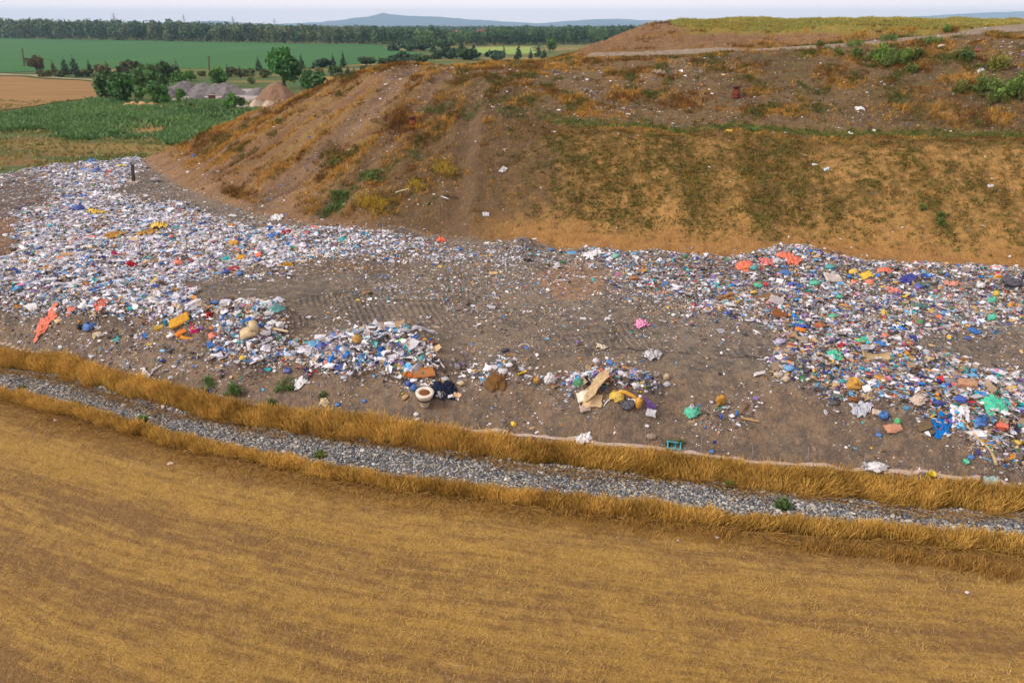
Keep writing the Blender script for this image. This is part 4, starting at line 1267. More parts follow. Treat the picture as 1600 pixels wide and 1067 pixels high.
 ("bag", 1434, 627, 28, S(206, 184, 168), "large pale pinkish sack in the middle of the right slope"),
 ("bag", 1469, 632, 14, CB_, "royal blue bag right of the large pale sack"),
 ("bag", 1479, 603, 13, CB_, "dark blue bag left of the wide cardboard box"),
 ("bag", 1501, 626, 18, CB_, "blue bag below the wide cardboard box"),
 ("sheet", 1552, 633, 34, MI, "mint green sheet draped high on the right slope"),
 ("bag", 1531, 661, 25, BL, "big bright blue bag on the right slope"),
 ("sheet", 1472, 663, 30, BL, "blue torn tarp left of the big bright blue bag"),
 ("sheet", 1501, 648, 32, W_, "white film spread between the blue tarp and the mint sheet"),
 ("hose", 1524, 683, 40, S(196, 170, 130), "long beige rag hanging below the big bright blue bag"),
 ("bag", 1381, 653, 15, BL, "blue upright bag near the lower rim of the right heap"),
 ("slab", 1369, 647, 16, S(206, 186, 170), "cream carton left of the blue upright bag"),
 ("sheet", 1344, 644, 26, S(190, 194, 204), "clear grey film left of the cream carton"),
 ("slab", 1395, 671, 30, S(190, 136, 110), "salmon brown board at the lower rim of the right heap"),
 ("slab", 1444, 670, 26, S(110, 92, 70), "dark brown mat leaning on the right slope"),
 ("bag", 1588, 692, 16, YE, "yellow bag at the right edge of the photo"),
 ("bag", 1368, 732, 28, W_, "long white plastic bag lying at the wheat edge on the right"),
 ("bucket", 1450, 744, 11, S(236, 206, 20), "yellow bucket lying at the wheat edge"),
 ("sheet", 1549, 755, 24, S(160, 186, 186), "clear film at the wheat edge in the lower right"),
 ("bag", 1403, 661, 10, S(60, 190, 110), "green bag right of the blue upright bag"),
 ("bag", 1507, 580, 13, TE, "teal bag beside the bare patch of the right heap"),
 ("bag", 1585, 606, 9, YE, "yellow box by the right edge below the bare patch"),
 ("bag", 1510, 722, 13, MI, "mint bag lying low on the right slope"),
 ("bag", 1517, 715, 10, BL, "blue bag behind the low mint bag"),
 ("bag", 1522, 644, 9, S(50, 200, 140), "small green bag above the big bright blue bag"),
 ("bag", 1373, 680, 9, BL, "small blue bag rolled below the right heap"),
 ("bag", 1303, 629, 16, BK, "black bag at the front rim of the right heap"),
 # right heap back
 ("sheet", 1164, 417, 24, SA, "salmon film on the left end of the back rim under the hill"),
 ("sheet", 1234, 408, 32, SA, "largest salmon film crowning the back rim under the hill"),
 ("sheet", 1197, 411, 22, S(226, 120, 120), "rosy film between the two salmon ones on the back rim"),
 ("bag", 1178, 420, 13, TE, "teal bag in front of the left salmon film"),
 ("bag", 1214, 410, 17, LG, "pale grey sack between the salmon films"),
 ("bag", 1226, 429, 17, BL, "azure bag below the largest salmon film"),
 ("bag", 1236, 445, 12, CB_, "deep blue tied bag below the azure bag"),
 ("bag", 1249, 450, 15, BL, "blue crumpled bag right of the deep blue tied bag"),
 ("bag", 1272, 444, 14, MI, "mint tied bag right of the blue bags"),
 ("bag", 1183, 448, 15, MI, "mint bag left of the white square board"),
 ("bag", 1178, 458, 12, YE, "yellow bag below the left mint bag"),
 ("board", 1218, 442, 12, W_, "white square board beside the deep blue tied bag"),
 ("bag", 1311, 465, 11, MI, "mint tied bag alone in the grey rubbish of the right heap"),
 ("bag", 1334, 426, 13, YE, "yellow bag on the back rim"),
 ("sheet", 1352, 431, 18, YE, "yellow film right of the yellow bag on the back rim"),
 ("bag", 1296, 419, 14, TE, "teal bag on the back rim right of the largest salmon film"),
 ("sheet", 1383, 423, 20, SA, "salmon film on the right half of the back rim"),
 ("bag", 1359, 442, 13, SA, "salmon bag below the yellow film"),
 ("sheet", 1394, 456, 18, S(230, 140, 124), "pale salmon film in the middle of the right heap"),
 ("sheet", 1419, 439, 22, S(36, 50, 140), "navy film near the back rim"),
 ("sheet", 1445, 434, 20, CB_, "royal blue film right of the navy film"),
 ("bag", 1436, 449, 14, CB_, "deep blue bag below the royal blue film"),
 ("bag", 1442, 428, 11, S(60, 186, 206), "cyan bag on the back rim above the royal blue film"),
 ("slab", 1300, 438, 32, S(200, 190, 182), "pale grey slab lying under the back rim"),
 ("slab", 1200, 466, 38, S(134, 98, 62), "brown boards lying in front of the back rim"),
 ("slab", 1134, 468, 30, S(168, 122, 74), "heap of splintered brown wood at the left of the right heap"),
 ("slats", 1212, 475, 22, S(200, 190, 190), "grey slatted panel below the brown boards"),
 ("slats", 1217, 497, 22, S(156, 98, 56), "brown slatted crate side lying in the right heap"),
 ("bag", 1136, 491, 13, CB_, "blue bag at the left tip of the right heap"),
 ("slab", 1281, 510, 22, S(166, 108, 74), "reddish brown board in the middle of the right heap"),
 ("slab", 1250, 517, 18, OR, "orange broken board below the blue film"),
 ("sheet", 1255, 511, 16, CB_, "blue film lying over the orange broken board"),
 ("bag", 1237, 514, 11, NV, "black bag left of the orange broken board"),
 ("sheet", 1347, 533, 20, MI, "mint film in the lower middle of the right heap"),
 ("sheet", 1305, 557, 24, MI, "mint film left of the curved beige shell"),
 ("arch", 1366, 560, 40, S(176, 150, 104), "curved beige shell like a mudguard lying in the right heap"),
 ("bag", 1390, 561, 13, S(90, 210, 150), "green film bag at the right end of the curved beige shell"),
 ("bag", 1414, 539, 10, MG, "magenta bag at the rim of the bare patch"),
 ("sheet", 1522, 519, 15, BL, "azure film lying at the back rim of the bare patch"),
 ("bag", 1511, 530, 9, CB_, "deep blue bag lying on the bare patch"),
 ("sheet", 1440, 480, 24, S(66, 110, 108), "dark green film in the grey rubbish right of the middle"),
 ("bag", 1550, 473, 11, MI, "mint upright bag near the right end of the heap"),
 ("bag", 1548, 501, 12, S(50, 200, 160), "green bag below the mint upright bag"),
 ("bag", 1300, 496, 14, S(70, 190, 140), "green film bag below the lone mint tied bag"),
 ("bag", 1580, 443, 26, NV, "navy bag by the right edge at the hill foot"),
 ("sheet", 1492, 445, 22, S(206, 140, 120), "dusty pink film near the back rim on the right"),
 ("bag", 1483, 464, 10, S(220, 150, 160), "pink bag below the dusty pink film"),
 ("bag", 1531, 448, 16, W_, "white bag near the back rim on the right"),
 ("bag", 1220, 537, 19, S(186, 176, 206), "lavender grey bag at the left rim of the right heap"),
 ("sheet", 1558, 419, 20, S(206, 220, 232), "pale blue film stuck on the foot of the hill"),
 # toe of the hill and plain
 ("bag", 1047, 436, 20, S(70, 72, 90), "dark grey bag in the heap below the pale tyre track"),
 ("bag", 1040, 445, 12, BL, "blue bag below the dark grey bag"),
 ("slab", 990, 438, 16, S(160, 112, 72), "brown box in the rubbish at the hill foot"),
 ("sheet", 925, 398, 28, W_, "pale film piled at the hill foot in the middle"),
 ("bag", 962, 402, 13, S(120, 190, 170), "pale teal bag right of the pale film at the hill foot"),
 ("bag", 861, 391, 9, BL, "blue bag at the hill foot left of the pale film"),
 ("sheet", 689, 377, 14, SA, "salmon rag at the foot of the hill"),
 ("bag", 718, 391, 11, BL, "blue bag at the hill foot right of the salmon rag"),
 ("bag", 688, 418, 8, YE, "yellow scrap alone on the rear plain"),
 ("slab", 771, 429, 15, S(214, 176, 120), "pale tan board alone on the rear plain"),
 ("bag", 567, 366, 10, BL, "blue bag at the hill foot left end of the strip of rubbish"),
 ("sheet", 1003, 507, 22, S(232, 150, 190), "pink film on the plain left of the right heap"),
 # on the hill
 ("plank", 628, 300, 20, S(214, 196, 168), "pale plank lying on the left slope of the hill"),
 ("plank", 695, 311, 13, W_, "short white board on the slope right of the pale plank"),
 ("sheet", 759, 336, 10, LG, "grey scrap low on the hill slope"),
 ("sheet", 787, 265, 12, LG, "grey torn scrap in the middle of the hill slope"),
 ("sheet", 364, 338, 12, W_, "leftmost of three white scraps at the hill foot"),
 ("bag", 393, 342, 8, W_, "smallest of three white scraps at the hill foot"),
 ("sheet", 433, 342, 17, W_, "largest white crumpled scrap at the hill foot"),
 ("stone", 243, 283, 14, S(168, 158, 156), "grey slab of stone right of the dark post"),
 ("sheet", 304, 245, 8, BL, "blue scrap on the left flank of the hill"),
 ("sheet", 1140, 205, 13, YE, "yellow sheet on the grassy terrace of the hill"),
 ("sheet", 1343, 171, 14, W_, "white torn bag on the upper hill slope"),
 ("sheet", 1272, 258, 9, W_, "upper white scrap on the ochre slope"),
 ("sheet", 1291, 265, 8, S(200, 214, 226), "pale bluish scrap right below the upper white scrap on the ochre slope"),
 ("bag", 1548, 292, 8, W_, "white bag on the right part of the ochre slope"),
 ("sheet", 1531, 111, 10, W_, "white scrap under the bushes near the hilltop"),
 ("bag", 1470, 74, 10, S(214, 190, 178), "pale pink sack near the hilltop road"),
 ("bag", 1526, 80, 8, RE, "red bag near the hilltop road"),
 ("sheet", 1030, 114, 18, S(170, 152, 132), "pale rubble patch on the upper slope below the road"),
 # on the stubble
 ("bag", 87, 657, 6, W_, "white paper at the edge of the stubble on the left"),
 ("sheet", 267, 724, 9, S(226, 206, 180), "pale scrap on the stubble by the flattened straw"),
 ("bag", 1120, 840, 6, W_, "white paper on the stubble beside the leftover tufts"),
 ("bag", 1511, 926, 7, W_, "white paper alone on the stubble on the right"),
 ("bag", 1059, 844, 5, W_, "tiny white scrap on the stubble left of the white paper"),
]
TIED = set("tied".split())
CATS = dict(bag=("rubbish_bag", "rubbish bag", "rubbish bags lying on the landfill"), sheet=("plastic_sheet", "plastic sheet", "torn sheets and rags lying on the landfill"), board=("white_board", "board", "loose boards and panels"),
            slab=("loose_board", "board", "loose boards and panels"), plank=("plank", "plank", "planks and laths"), crate=("crate", "crate", "plastic crates by the wheat"), mattress=("mattress", "mattress", None), hose=("hose", "hose", "hoses and strips"),
            bottle=("bottle", "bottle", None), bucket=("bucket", "bucket", None), stone=("boulder", "stone", "single boulders"), folded=("folded_cardboard", "cardboard", None), slats=("slatted_crate_side", "slatted panel", "slatted wooden panels"), arch=("curved_shell", "plastic shell", None))

def words_kind(kind, label):
    for w_, nm, cat in (("foam tube", "foam_tube", "foam tube"), ("strip of cloth", "cloth_strip", "rag"), ("long beige rag", "rag", "rag"), ("gutter", "gutter_pipe", "pipe"), ("arched pipe", "pipe", "pipe"), ("lath", "lath", "plank"), ("stick", "stick", "stick"), ("carton", "carton", "carton"), ("sack", "sack", "sack"), ("cushion", "cushion", "cushion"),
                         ("ball", "ball", "ball"), ("paper", "paper_scrap", "paper"), ("cloth", "cloth", "cloth"), ("rag", "rag", "rag"), ("tarp", "tarp", "tarp"), ("netting", "netting", "netting"), ("box", "cardboard_box", "box"), ("foam", "foam_block", "foam"), ("cardboard", "cardboard_sheet", "cardboard"), ("mat ", "mat", "mat"),
                         ("rubble", "rubble_patch", "rubble"), ("scrap", "scrap", "scrap"), ("film", "plastic_film", "plastic film"), ("shell", "plastic_shell", "plastic shell"), ("lump", "lump", "rubbish"), ("wood", "broken_wood", "wood"), ("foil", "foil", "foil"), ("bundle", "bundle", "bundle"), ("strip", "strip", "strip")):
        if w_ in label: return nm, cat
    return CATS[kind][0], CATS[kind][1]

IXY = np.array([(i[1], i[2]) for i in ITEMS], float)
HX, HY, HZ, HT = hit(IXY[:, 0], IXY[:, 1])
HN = slope_n(HX, HY, .3)
LAND = []     # landmarks for the labels of the smaller pieces

def build_item(kind, x, y, z, n, size, c, r, label, group=None, small=False):
    pos = (x, y, z)
    up = n * .6 + np.array([0, 0, .4]); up /= np.linalg.norm(up)
    name, cat = words_kind(kind, label)
    yaw = r.uniform(-.6, .6)
    o = None
    if kind == "bag":
        boot = "boot" in label
        up_r = any(k in label for k in ("upright", "standing", "hanging"))
        c = np.asarray(c) * .86 + .045
        V, F = bag_mesh(size * (1.0 if not small else .9), r, .58 if not up_r else 1.5, 1.25 if "long" not in label else 2.0, ICO3 if size < .35 else ICO4, .8 if "round" in label or "ball" in label else 1.15)
        if "long" in label and "cushion" in label: V = V[:, [2, 1, 0]] * np.array([.9, 1, 1]); V[:, 2] -= V[:, 2].min() + .03
        V = V @ frame_at(up, yaw).T
        mk = "plastic" if not any(k in label for k in ("sack", "cushion", "cloth", "bundle")) else "cloth"
        if any(k in label for k in ("carton", "box")): mk = "card"
        o = place(name, V, F, mat_item(c, mk), pos)
        if not small and size > .2 and name == "rubbish_bag" and "film" not in label:
            kv, kf = knot_mesh(size * .75, r)
            top = V[np.argmax(V @ (up + np.array([.5 * r.uniform(-1, 1), .3 * r.uniform(-1, 1), 0])))]
            k_ = place("knot", kv @ frame_at(up + np.array([.4 * r.uniform(-1, 1), -.2, 0]), yaw).T + top * .94, kf, mat_item(c, mk), pos, True, o)
    elif kind == "sheet":
        L = size * .98; Wd = L * r.uniform(.5, .75)
        if "long" in label or "narrow" in label: Wd = L * .38
        ya_ = r.uniform(-.4, .4)
        if "down the left" in label: ya_ = .42
        if any(k in label for k in ("hanging", "upright", "narrow")): ya_ = 1.4
        V, F = sheet_mesh(x, y, z, L, Wd * 1.25, ya_, r, wr=(.36 if 'long' not in label else .6) * min(L, Wd) * (1.2 if "film" in label else .9), lift=.01 + .03 * size, ragged=.42 if 'mat ' not in label else .15, nu=26, nv=20)
        mk = "cloth" if any(k in label for k in ("cloth", "rag", "mat", "cushion", "tarp")) else ("card" if any(k in label for k in ("paper", "cardboard")) else "plastic")
        o = place(name, V, F, mat_item(c, mk), pos)
    elif kind in ("board", "slab"):
        std = "standing" in label or "leaning" in label or kind == "board"
        if "heap of splintered" in label:
            parts = []
            for q in range(9):
                v, f = slab_mesh(size * r.uniform(.5, 1.0), size * r.uniform(.06, .16), .02, r, .02, 6, 2)
                m_ = frame_at(np.array([r.uniform(-.5, .5), r.uniform(-.6, .2), 1]), r.uniform(-.8, .8))
                parts.append((v @ m_.T + np.array([r.uniform(-.2, .2) * size, r.uniform(-.2, .2) * size, .02 + q * .018]), f))
            V, F = join(parts)
        else:
            asp = r.uniform(.45, .7)
            if "strip" in label or "slat" in label or "boards" in label: asp = .28
            if "square" in label: asp = .9
            size *= .85
            V, F = slab_mesh(size, size * asp, .30 * size if ("box" in label and "lid" not in label or "carton" in label) else (.10 * size if "foam" in label or "white slab" in label or "grey slab" in label else .035), r, .05 * size)
            tl = np.array([r.uniform(-.25, .25), -.55 if std else -.25, 0])
            V = (V + np.array([0, 0, .01])) @ frame_at(up + tl, yaw + (.45 if "broad" in label else 0)).T
            V[:, 2] += .02 + (.16 * size if std else .05 * size)
        mk = "wood" if any(k in label for k in ("wood", "brown boards", "splinter")) else ("hard" if any(k in label for k in ("white panel", "white square", "white torn")) else "card")
        o = place(name, V, F, mat_item(c, mk), pos, False)
    elif kind == "plank":
        V, F = slab_mesh(size * 1.1, max(.05, size * .11), .03, r, .015, 8, 3)
        sg = -1 if px_now[0] in (436, 676, 402) else 1
        tilt = .35 if any(k in label for k in ("poking", "sloping", "leaning")) else .08
        yy = {436: -.25, 676: -.7, 690: -1.0, 402: .5, 246: .6, 1163: .9, 1172: -.35, 1338: 1.4, 628: .35, 695: -.5, 816: .5}.get(px_now[0], yaw)
        if px_now[0] == 1338: V = V @ np.array([[0, 0, 1], [0, 1, 0], [-1, 0, 0.0]]).T; V[:, 2] += size * .35
        V = V @ frame_at(up + np.array([-tilt * .3, -tilt * .3, 0]), yy).T; V[:, 2] += .05 + tilt * .12
        o = place(name, V, F, mat_item(c, "wood" if "pipe" not in label and c is not LG else "hard"), pos, False)
    elif kind == "crate":
        L, Wd, H = size, size * .62, size * .42; t = .02
        L_ = [((0, 0, t / 2), (L, Wd, t))]
        for sgn in (-1, 1):
            for q in range(3):
                hz = t + (q + .5) * (H - t) / 3
                L_.append(((0, sgn * (Wd / 2 - t / 2), hz), (L - .002, t, (H / 3) * .62))); L_.append(((sgn * (L / 2 - t / 2 - .001), 0, hz), (t, Wd - 2 * t - .002, (H / 3) * .62)))
        for a in (-1, 1):
            for b_ in (-1, 1): L_.append(((a * (L / 2 - .002), b_ * (Wd / 2 - .002), H / 2 + .002), (.03, .03, H)))
        V, F = boxes(L_)
        V = V @ frame_at(up + np.array([.1, -.35, 0]), yaw * .3).T
        o = place(name, V, F, mat_item(c, "hard"), pos, False)
    elif kind == "mattress":
        # a slab rolled at one end
        L, Wd, T = size * 1.15, size * .62, size * .17
        nn_ = 26; us = np.linspace(0, 1, nn_)
        pts = []
        for u_ in us:
            if u_ < .62: pts.append((u_ / .62 * .72 - .55, .05 * math.sin(u_ * 6), 0))
            else:
                a = (u_ - .62) / .38 * 3.6; rr = .2 - .10 * (u_ - .62) / .38
                pts.append((.17 + rr * math.sin(a), .2 - rr * math.cos(a), a))
        V = []; F = []
        for i, (a, h, ang) in enumerate(pts):
            for s_, t_ in ((-1, -.5), (-1, .5), (1, .5), (1, -.5)):
                V.append((a * L - math.sin(ang) * t_ * T, s_ * Wd / 2, h * L + math.cos(ang) * t_ * T + T * .6))
        for i in range(nn_ - 1):
            for j in range(4): F.append((i * 4 + j, i * 4 + (j + 1) % 4, (i + 1) * 4 + (j + 1) % 4, (i + 1) * 4 + j))
        F += [(3, 2, 1, 0), (nn_ * 4 - 4, nn_ * 4 - 3, nn_ * 4 - 2, nn_ * 4 - 1)]
        V = np.array(V) @ frame_at(up + np.array([-.3, -.2, 0]), .35).T
        o = place(name, V, np.array(F), mat_item(c, "cloth"), pos, True)
    elif kind == "hose":
        fat = .28 if "foam tube" in label else (.10 if "rag" in label or "cloth" in label else .06)
        m_ = 22; t = np.linspace(-1, 1, m_)
        arch = .34 if ("arch" in label or "bent" in label) else (.12 if "curved" in label or "foam" in label else .02)
        lx = t * size * .55; ly = .12 * size * np.sin(t * 2.3 + 1) if "foam" not in label else -.18 * size * t
        if "hanging" in label: lx, ly = .22 * size * np.sin(t * 2) + t * size * .25, -t * size * .9
        if "trailing" in label: ly = lx * .7 + .06 * size * np.sin(t * 5)
        if "curved hose" in label: ly = -.2 * size * (1 - t * t) * -1
        zz = height(x + lx, y + ly) - z + fat * size * .4 + arch * size * (1 - t * t)
        rad = size * fat * .5 * (1 if fat > .2 or fat < .08 else (.6 + .8 * np.abs(np.sin(t * 4 + 1))))
        V, F = tube(np.stack([lx, ly, zz], -1), rad, 8)
        k_ = 8; F = [F, np.array([list(range(k_))[::-1], list(range((m_ - 1) * k_, m_ * k_))])]
        o = place(name, V, F, mat_item(c, "cloth" if fat == .10 else "hard"), pos)
    elif kind == "bottle":
        q = size * .5
        V, F = lathe([(0, 0), (q * .9, .01), (q, .05), (q, q * 2.6), (q * .8, q * 3.0), (q * .35, q * 3.3), (q * .35, q * 3.7), (0, q * 3.72)], 16)
        V = V @ frame_at(np.array([.12, -.15, 1]), 0).T; V[:, 2] -= .05
        o = place(name, V, F, mat_item(c, "hard"), pos)
        v, f = lathe([(0, q * 3.72), (q * .42, q * 3.72), (q * .42, q * 4.1), (0, q * 4.12)], 14)
        v = v @ frame_at(np.array([.12, -.15, 1]), 0).T; v[:, 2] -= .05
        place("cap", v, f, mat_item(W_, "hard"), pos, True, o)
    elif kind == "bucket":
        q = size * .55
        V, F = lathe([(0, .012), (q * .74, .012), (q * .96, q * 1.7), (q * 1.06, q * 1.7), (q * 1.06, q * 1.78), (q, q * 1.8), (q * .78, 0.0), (0, 0)], 22)
        V = V @ frame_at(np.array([.35, -.5, 1]), .3).T
        o = place(name, V, F, mat_item(c, "hard"), pos)
        t = np.linspace(0, math.pi, 14)
        v, f = tube(np.stack([np.cos(t) * q * 1.05, np.sin(t) * q * .75, q * 1.5 + np.sin(t) * q * .35], -1), .006, 5)
        place("handle", v @ frame_at(np.array([.35, -.5, 1]), .3).T, f, mat_item(LG, "hard"), pos, True, o)
    elif kind == "stone":
        V, F = bag_mesh(size * 1.1, r, .55, 1.5, ICO3, .6)
        o = place(name, V @ frame_at(up, yaw).T, F, mat_noise("rock", c, c * .6, 5, bump=.4, contrast=3), pos, False)
    elif kind == "folded":
        parts = []
        for q in range(6):
            t_ = q / 5 - .5
            v, f = sheet_mesh(x, y, z, size * (.95 - .1 * abs(t_)), size * .2, .42 + .12 * t_, r, wr=.05 * size, lift=.05 + .03 * (q % 3), nu=20, nv=8, ragged=.12)
            bow = (v[:, 0] / size)
            v[:, 2] += size * (.05 + .16 * (bow + .3).clip(0) + .05 * (q % 2))
            parts.append((v + np.array([-.05 * t_, -.62 * t_ * size, -.06 * t_ * size]), f))
        V, F = join(parts)
        o = place(name, V, F, mat_item(c, "card"), pos, False)
    elif kind == "slats":
        L, Wd = size, size * .6
        L_ = [((0, (i - 3) * Wd / 6.2, .03), (L, Wd / 6.2 * .66, .018)) for i in range(7)] + [((a * L * .42, 0, .01), (.05, Wd, .022)) for a in (-1, 0, 1)]
        V, F = boxes(L_)
        V = V @ frame_at(up + np.array([.15, -.55, 0]), -.6).T; V[:, 2] += .14
        o = place(name, V, F, mat_item(c, "wood"), pos, False)
    elif kind == "arch":
        m_ = 20; t = np.linspace(-1.25, 1.25, m_); Rr = size * .5
        V = []; F = []
        for q, (wd_, th) in enumerate(((-.5, 0), (-.5, .04), (.5, .04), (.5, 0))):
            for a in t: V.append((math.sin(a) * (Rr + th), wd_ * size * .42, -math.cos(a) * (Rr + th) * .55))
        V = np.array(V)
        for q in range(4):
            for i in range(m_ - 1): F.append((q * m_ + i, q * m_ + i + 1, ((q + 1) % 4) * m_ + i + 1, ((q + 1) % 4) * m_ + i))
        F += [(0, m_, 2 * m_, 3 * m_), (m_ - 1, 4 * m_ - 1, 3 * m_ - 1, 2 * m_ - 1)]
        V[:, 2] -= V[:, 2].min() - .03
        V = V @ frame_at(np.array([0, -.35, 1]), -.15).T
        o = place(name, V, np.array(F), mat_item(c, "hard"), pos)
    tag(o, label, cat, group or CATS[kind][2])
    return o

for i, (kind, px_, py_, wpx, c, label) in enumerate(ITEMS):
    px_now = (px_, py_)
    r = np.random.default_rng(1000 + i)
    size = wpx / FPX * HT[i]
    o = build_item(kind, HX[i], HY[i], HZ[i], HN[i], size, c, r, label)
    LAND.append((HX[i], HY[i], label))

# the pale patch on the green sack
# --- the old toilet
def toilet(px, py, wpx):
    x, y, z, t = (float(v[0]) for v in hit([px], [py + 10]))
    s = wpx / FPX * t / .42
    root = empty("toilet", (x, y, z - .03))
    tag(root, "old white toilet bowl with a black band standing on the bank", "toilet")
    up = frame_at(np.array([.04, -.12, 1]), 0)
    def el(prof, k=32): 
        v, f = lathe(prof, k, sx=1.0); v[:, 1] *= 1.12; return (v * s) @ up.T, f
    m = mat_item(S(204, 194, 176), "ceramic")
    v, f = el([(.07, 0), (.10, .0), (.105, .02), (.115, .07), (.15, .15), (.175, .20), (.178, .205)]); place("foot", v, f, m, None, True, root)
    v, f = el([(.172, .205), (.186, .21), (.188, .25), (.182, .255)]); place("band", v, f, mat_item(S(30, 30, 34), "hard"), None, True, root)
    v, f = el([(.176, .255), (.188, .262), (.20, .31), (.205, .345)]); place("bowl", v, f, m, None, True, root)
    v, f = el([(.203, .345), (.214, .352), (.216, .372), (.20, .385), (.165, .388), (.135, .38), (.125, .365), (.125, .335)]); place("rim", v, f, mat_item(S(212, 202, 184), "ceramic"), None, True, root)
    v, f = el([(.132, .345), (.11, .362), (.06, .378), (.0, .383)]); place("soil", v, f, mat_item(S(128, 82, 50), "cloth"), None, True, root)
toilet(664, 622, 28)

# --- rusty drums with lids half sunk into the hill
def drum(px, py, wpx, label):
    x, y, z, t = (float(v[0]) for v in hit([px], [py]))
    q = wpx / FPX * t * .5
    root = empty("rusty_drum", (x, y, z - .08)); tag(root, label, "drum", "rusty drums standing on the hill")
    m = mat_item(S(126, 62, 34), "rust"); md = mat_item(S(78, 38, 30), "rust")
    up = frame_at(np.array([-.06, .0, 1]), 0)
    v, f = lathe([(0, 0), (q * .86, 0), (q * .9, q * .4), (q * .95, q * .45), (q * .9, q * .5), (q * .9, q * 1.15), (q * .95, q * 1.2), (q * .9, q * 1.25), (q * .86, q * 1.9), (q * .6, q * 2.1)], 22)
    place("body", v @ up.T, f, m, None, True, root)
    v, f = lathe([(q * .6, q * 2.1), (q * .62, q * 2.5)], 18); place("neck", v @ up.T, f, md, None, True, root)
    v, f = lathe([(q * .6, q * 2.5), (q * 1.0, q * 2.5), (q * 1.02, q * 2.56), (q * 1.0, q * 2.72), (0, q * 2.76)], 22); place("lid", v @ up.T, f, md, None, True, root)
drum(646, 199, 13, "rusty drum standing in dry grass on the left shoulder of the hill")
drum(1150, 153, 14, "rusty drum with dark lid standing high on the front slope of the hill")

# --- dark post with its footing, on the far rubbish
x, y, z, t = (float(v[0]) for v in hit([209], [286]))
root = empty("post", (x, y, z)); root.rotation_euler = (0, R(7), 0); tag(root, "dark upright post on a concrete footing beside the far left rubbish", "post")
hh = 29 / FPX * t
place("pole", *boxes([((0, 0, hh / 2), (.17, .17, hh))]), mat_item(S(44, 42, 46), "hard"), None, False, root)
V, F = slab_mesh(.75, .6, .22, np.random.default_rng(5), .01); V[:, 2] -= .08
place("footing", V, F, mat_item(S(170, 156, 140), "hard"), None, False, root)

# --- thin fence rods along the liner, and the pale liner edge itself
FP = [60, 150, 235, 320, 405, 487, 565, 635, 706, 780, 858, 937, 1008, 1095, 1175, 1262, 1350, 1442, 1537]
ly = np.interp(FP, [0, 100, 200, 300, 400, 500, 600, 700, 820, 1000, 1100, 1200, 1400, 1600], [528, 560, 588, 612, 628, 642, 654, 666, 678, 697, 709, 718, 738, 761])
fx, fy, fz, ft = hit(FP, ly)
for i in range(len(FP)):
    h = 30 / FPX * ft[i]
    v, f = tube([(0, 0, -.1), (.01 * math.sin(i), 0, h * .5), (.03 * math.sin(i * 2.1), .01, h)], .009, 6)
    v = v @ frame_at(np.array([-(FP[i] - 800) / 800 * .2, 0, 1]), 0).T
    o = place("fence_rod", v, f, mat_item(S(150, 148, 150), "hard"), (fx[i], fy[i], fz[i]))
    ordn = ["first", "second", "third", "fourth", "fifth", "sixth", "seventh", "eighth", "ninth", "tenth", "eleventh", "twelfth", "thirteenth", "fourteenth", "fifteenth", "sixteenth", "seventeenth", "eighteenth", "nineteenth"][i]
    tag(o, f"thin grey rod standing behind the taller wheat strip, {ordn} from the left of the row", "fence rod", "thin grey rods along the foot of the bank")
xs = np.linspace(-36, 30, 420)
ya, = lerp_line(LA, xs, (1,))
ya = ya - .02 + .12 * (fbm(xs * 2, xs * 0, 171, 3) - .5)
rows = []
for k_, (dy, dz) in enumerate(((-.10, -.03), (-.05, .0), (.0, .02), (.06, .01), (.12, -.04))):
    rows.append(np.stack([xs, ya + dy, height(xs, ya + dy) + dz + .03 * (fbm(xs * 3, xs * 0 + k_, 172, 2) - .5)], -1))
V = np.concatenate(rows); i = np.arange(5 * 420).reshape(5, 420)
F = np.stack([i[:-1, :-1], i[:-1, 1:], i[1:, 1:], i[1:, :-1]], -1).reshape(-1, 4)
loc = V[len(V) // 2]
o = place("liner_edge", V - loc, F, mat_item(S(186, 164, 150), "plastic"), loc)
tag(o, "pale pinkish liner edge running along the foot of the bank behind the taller wheat", "liner")

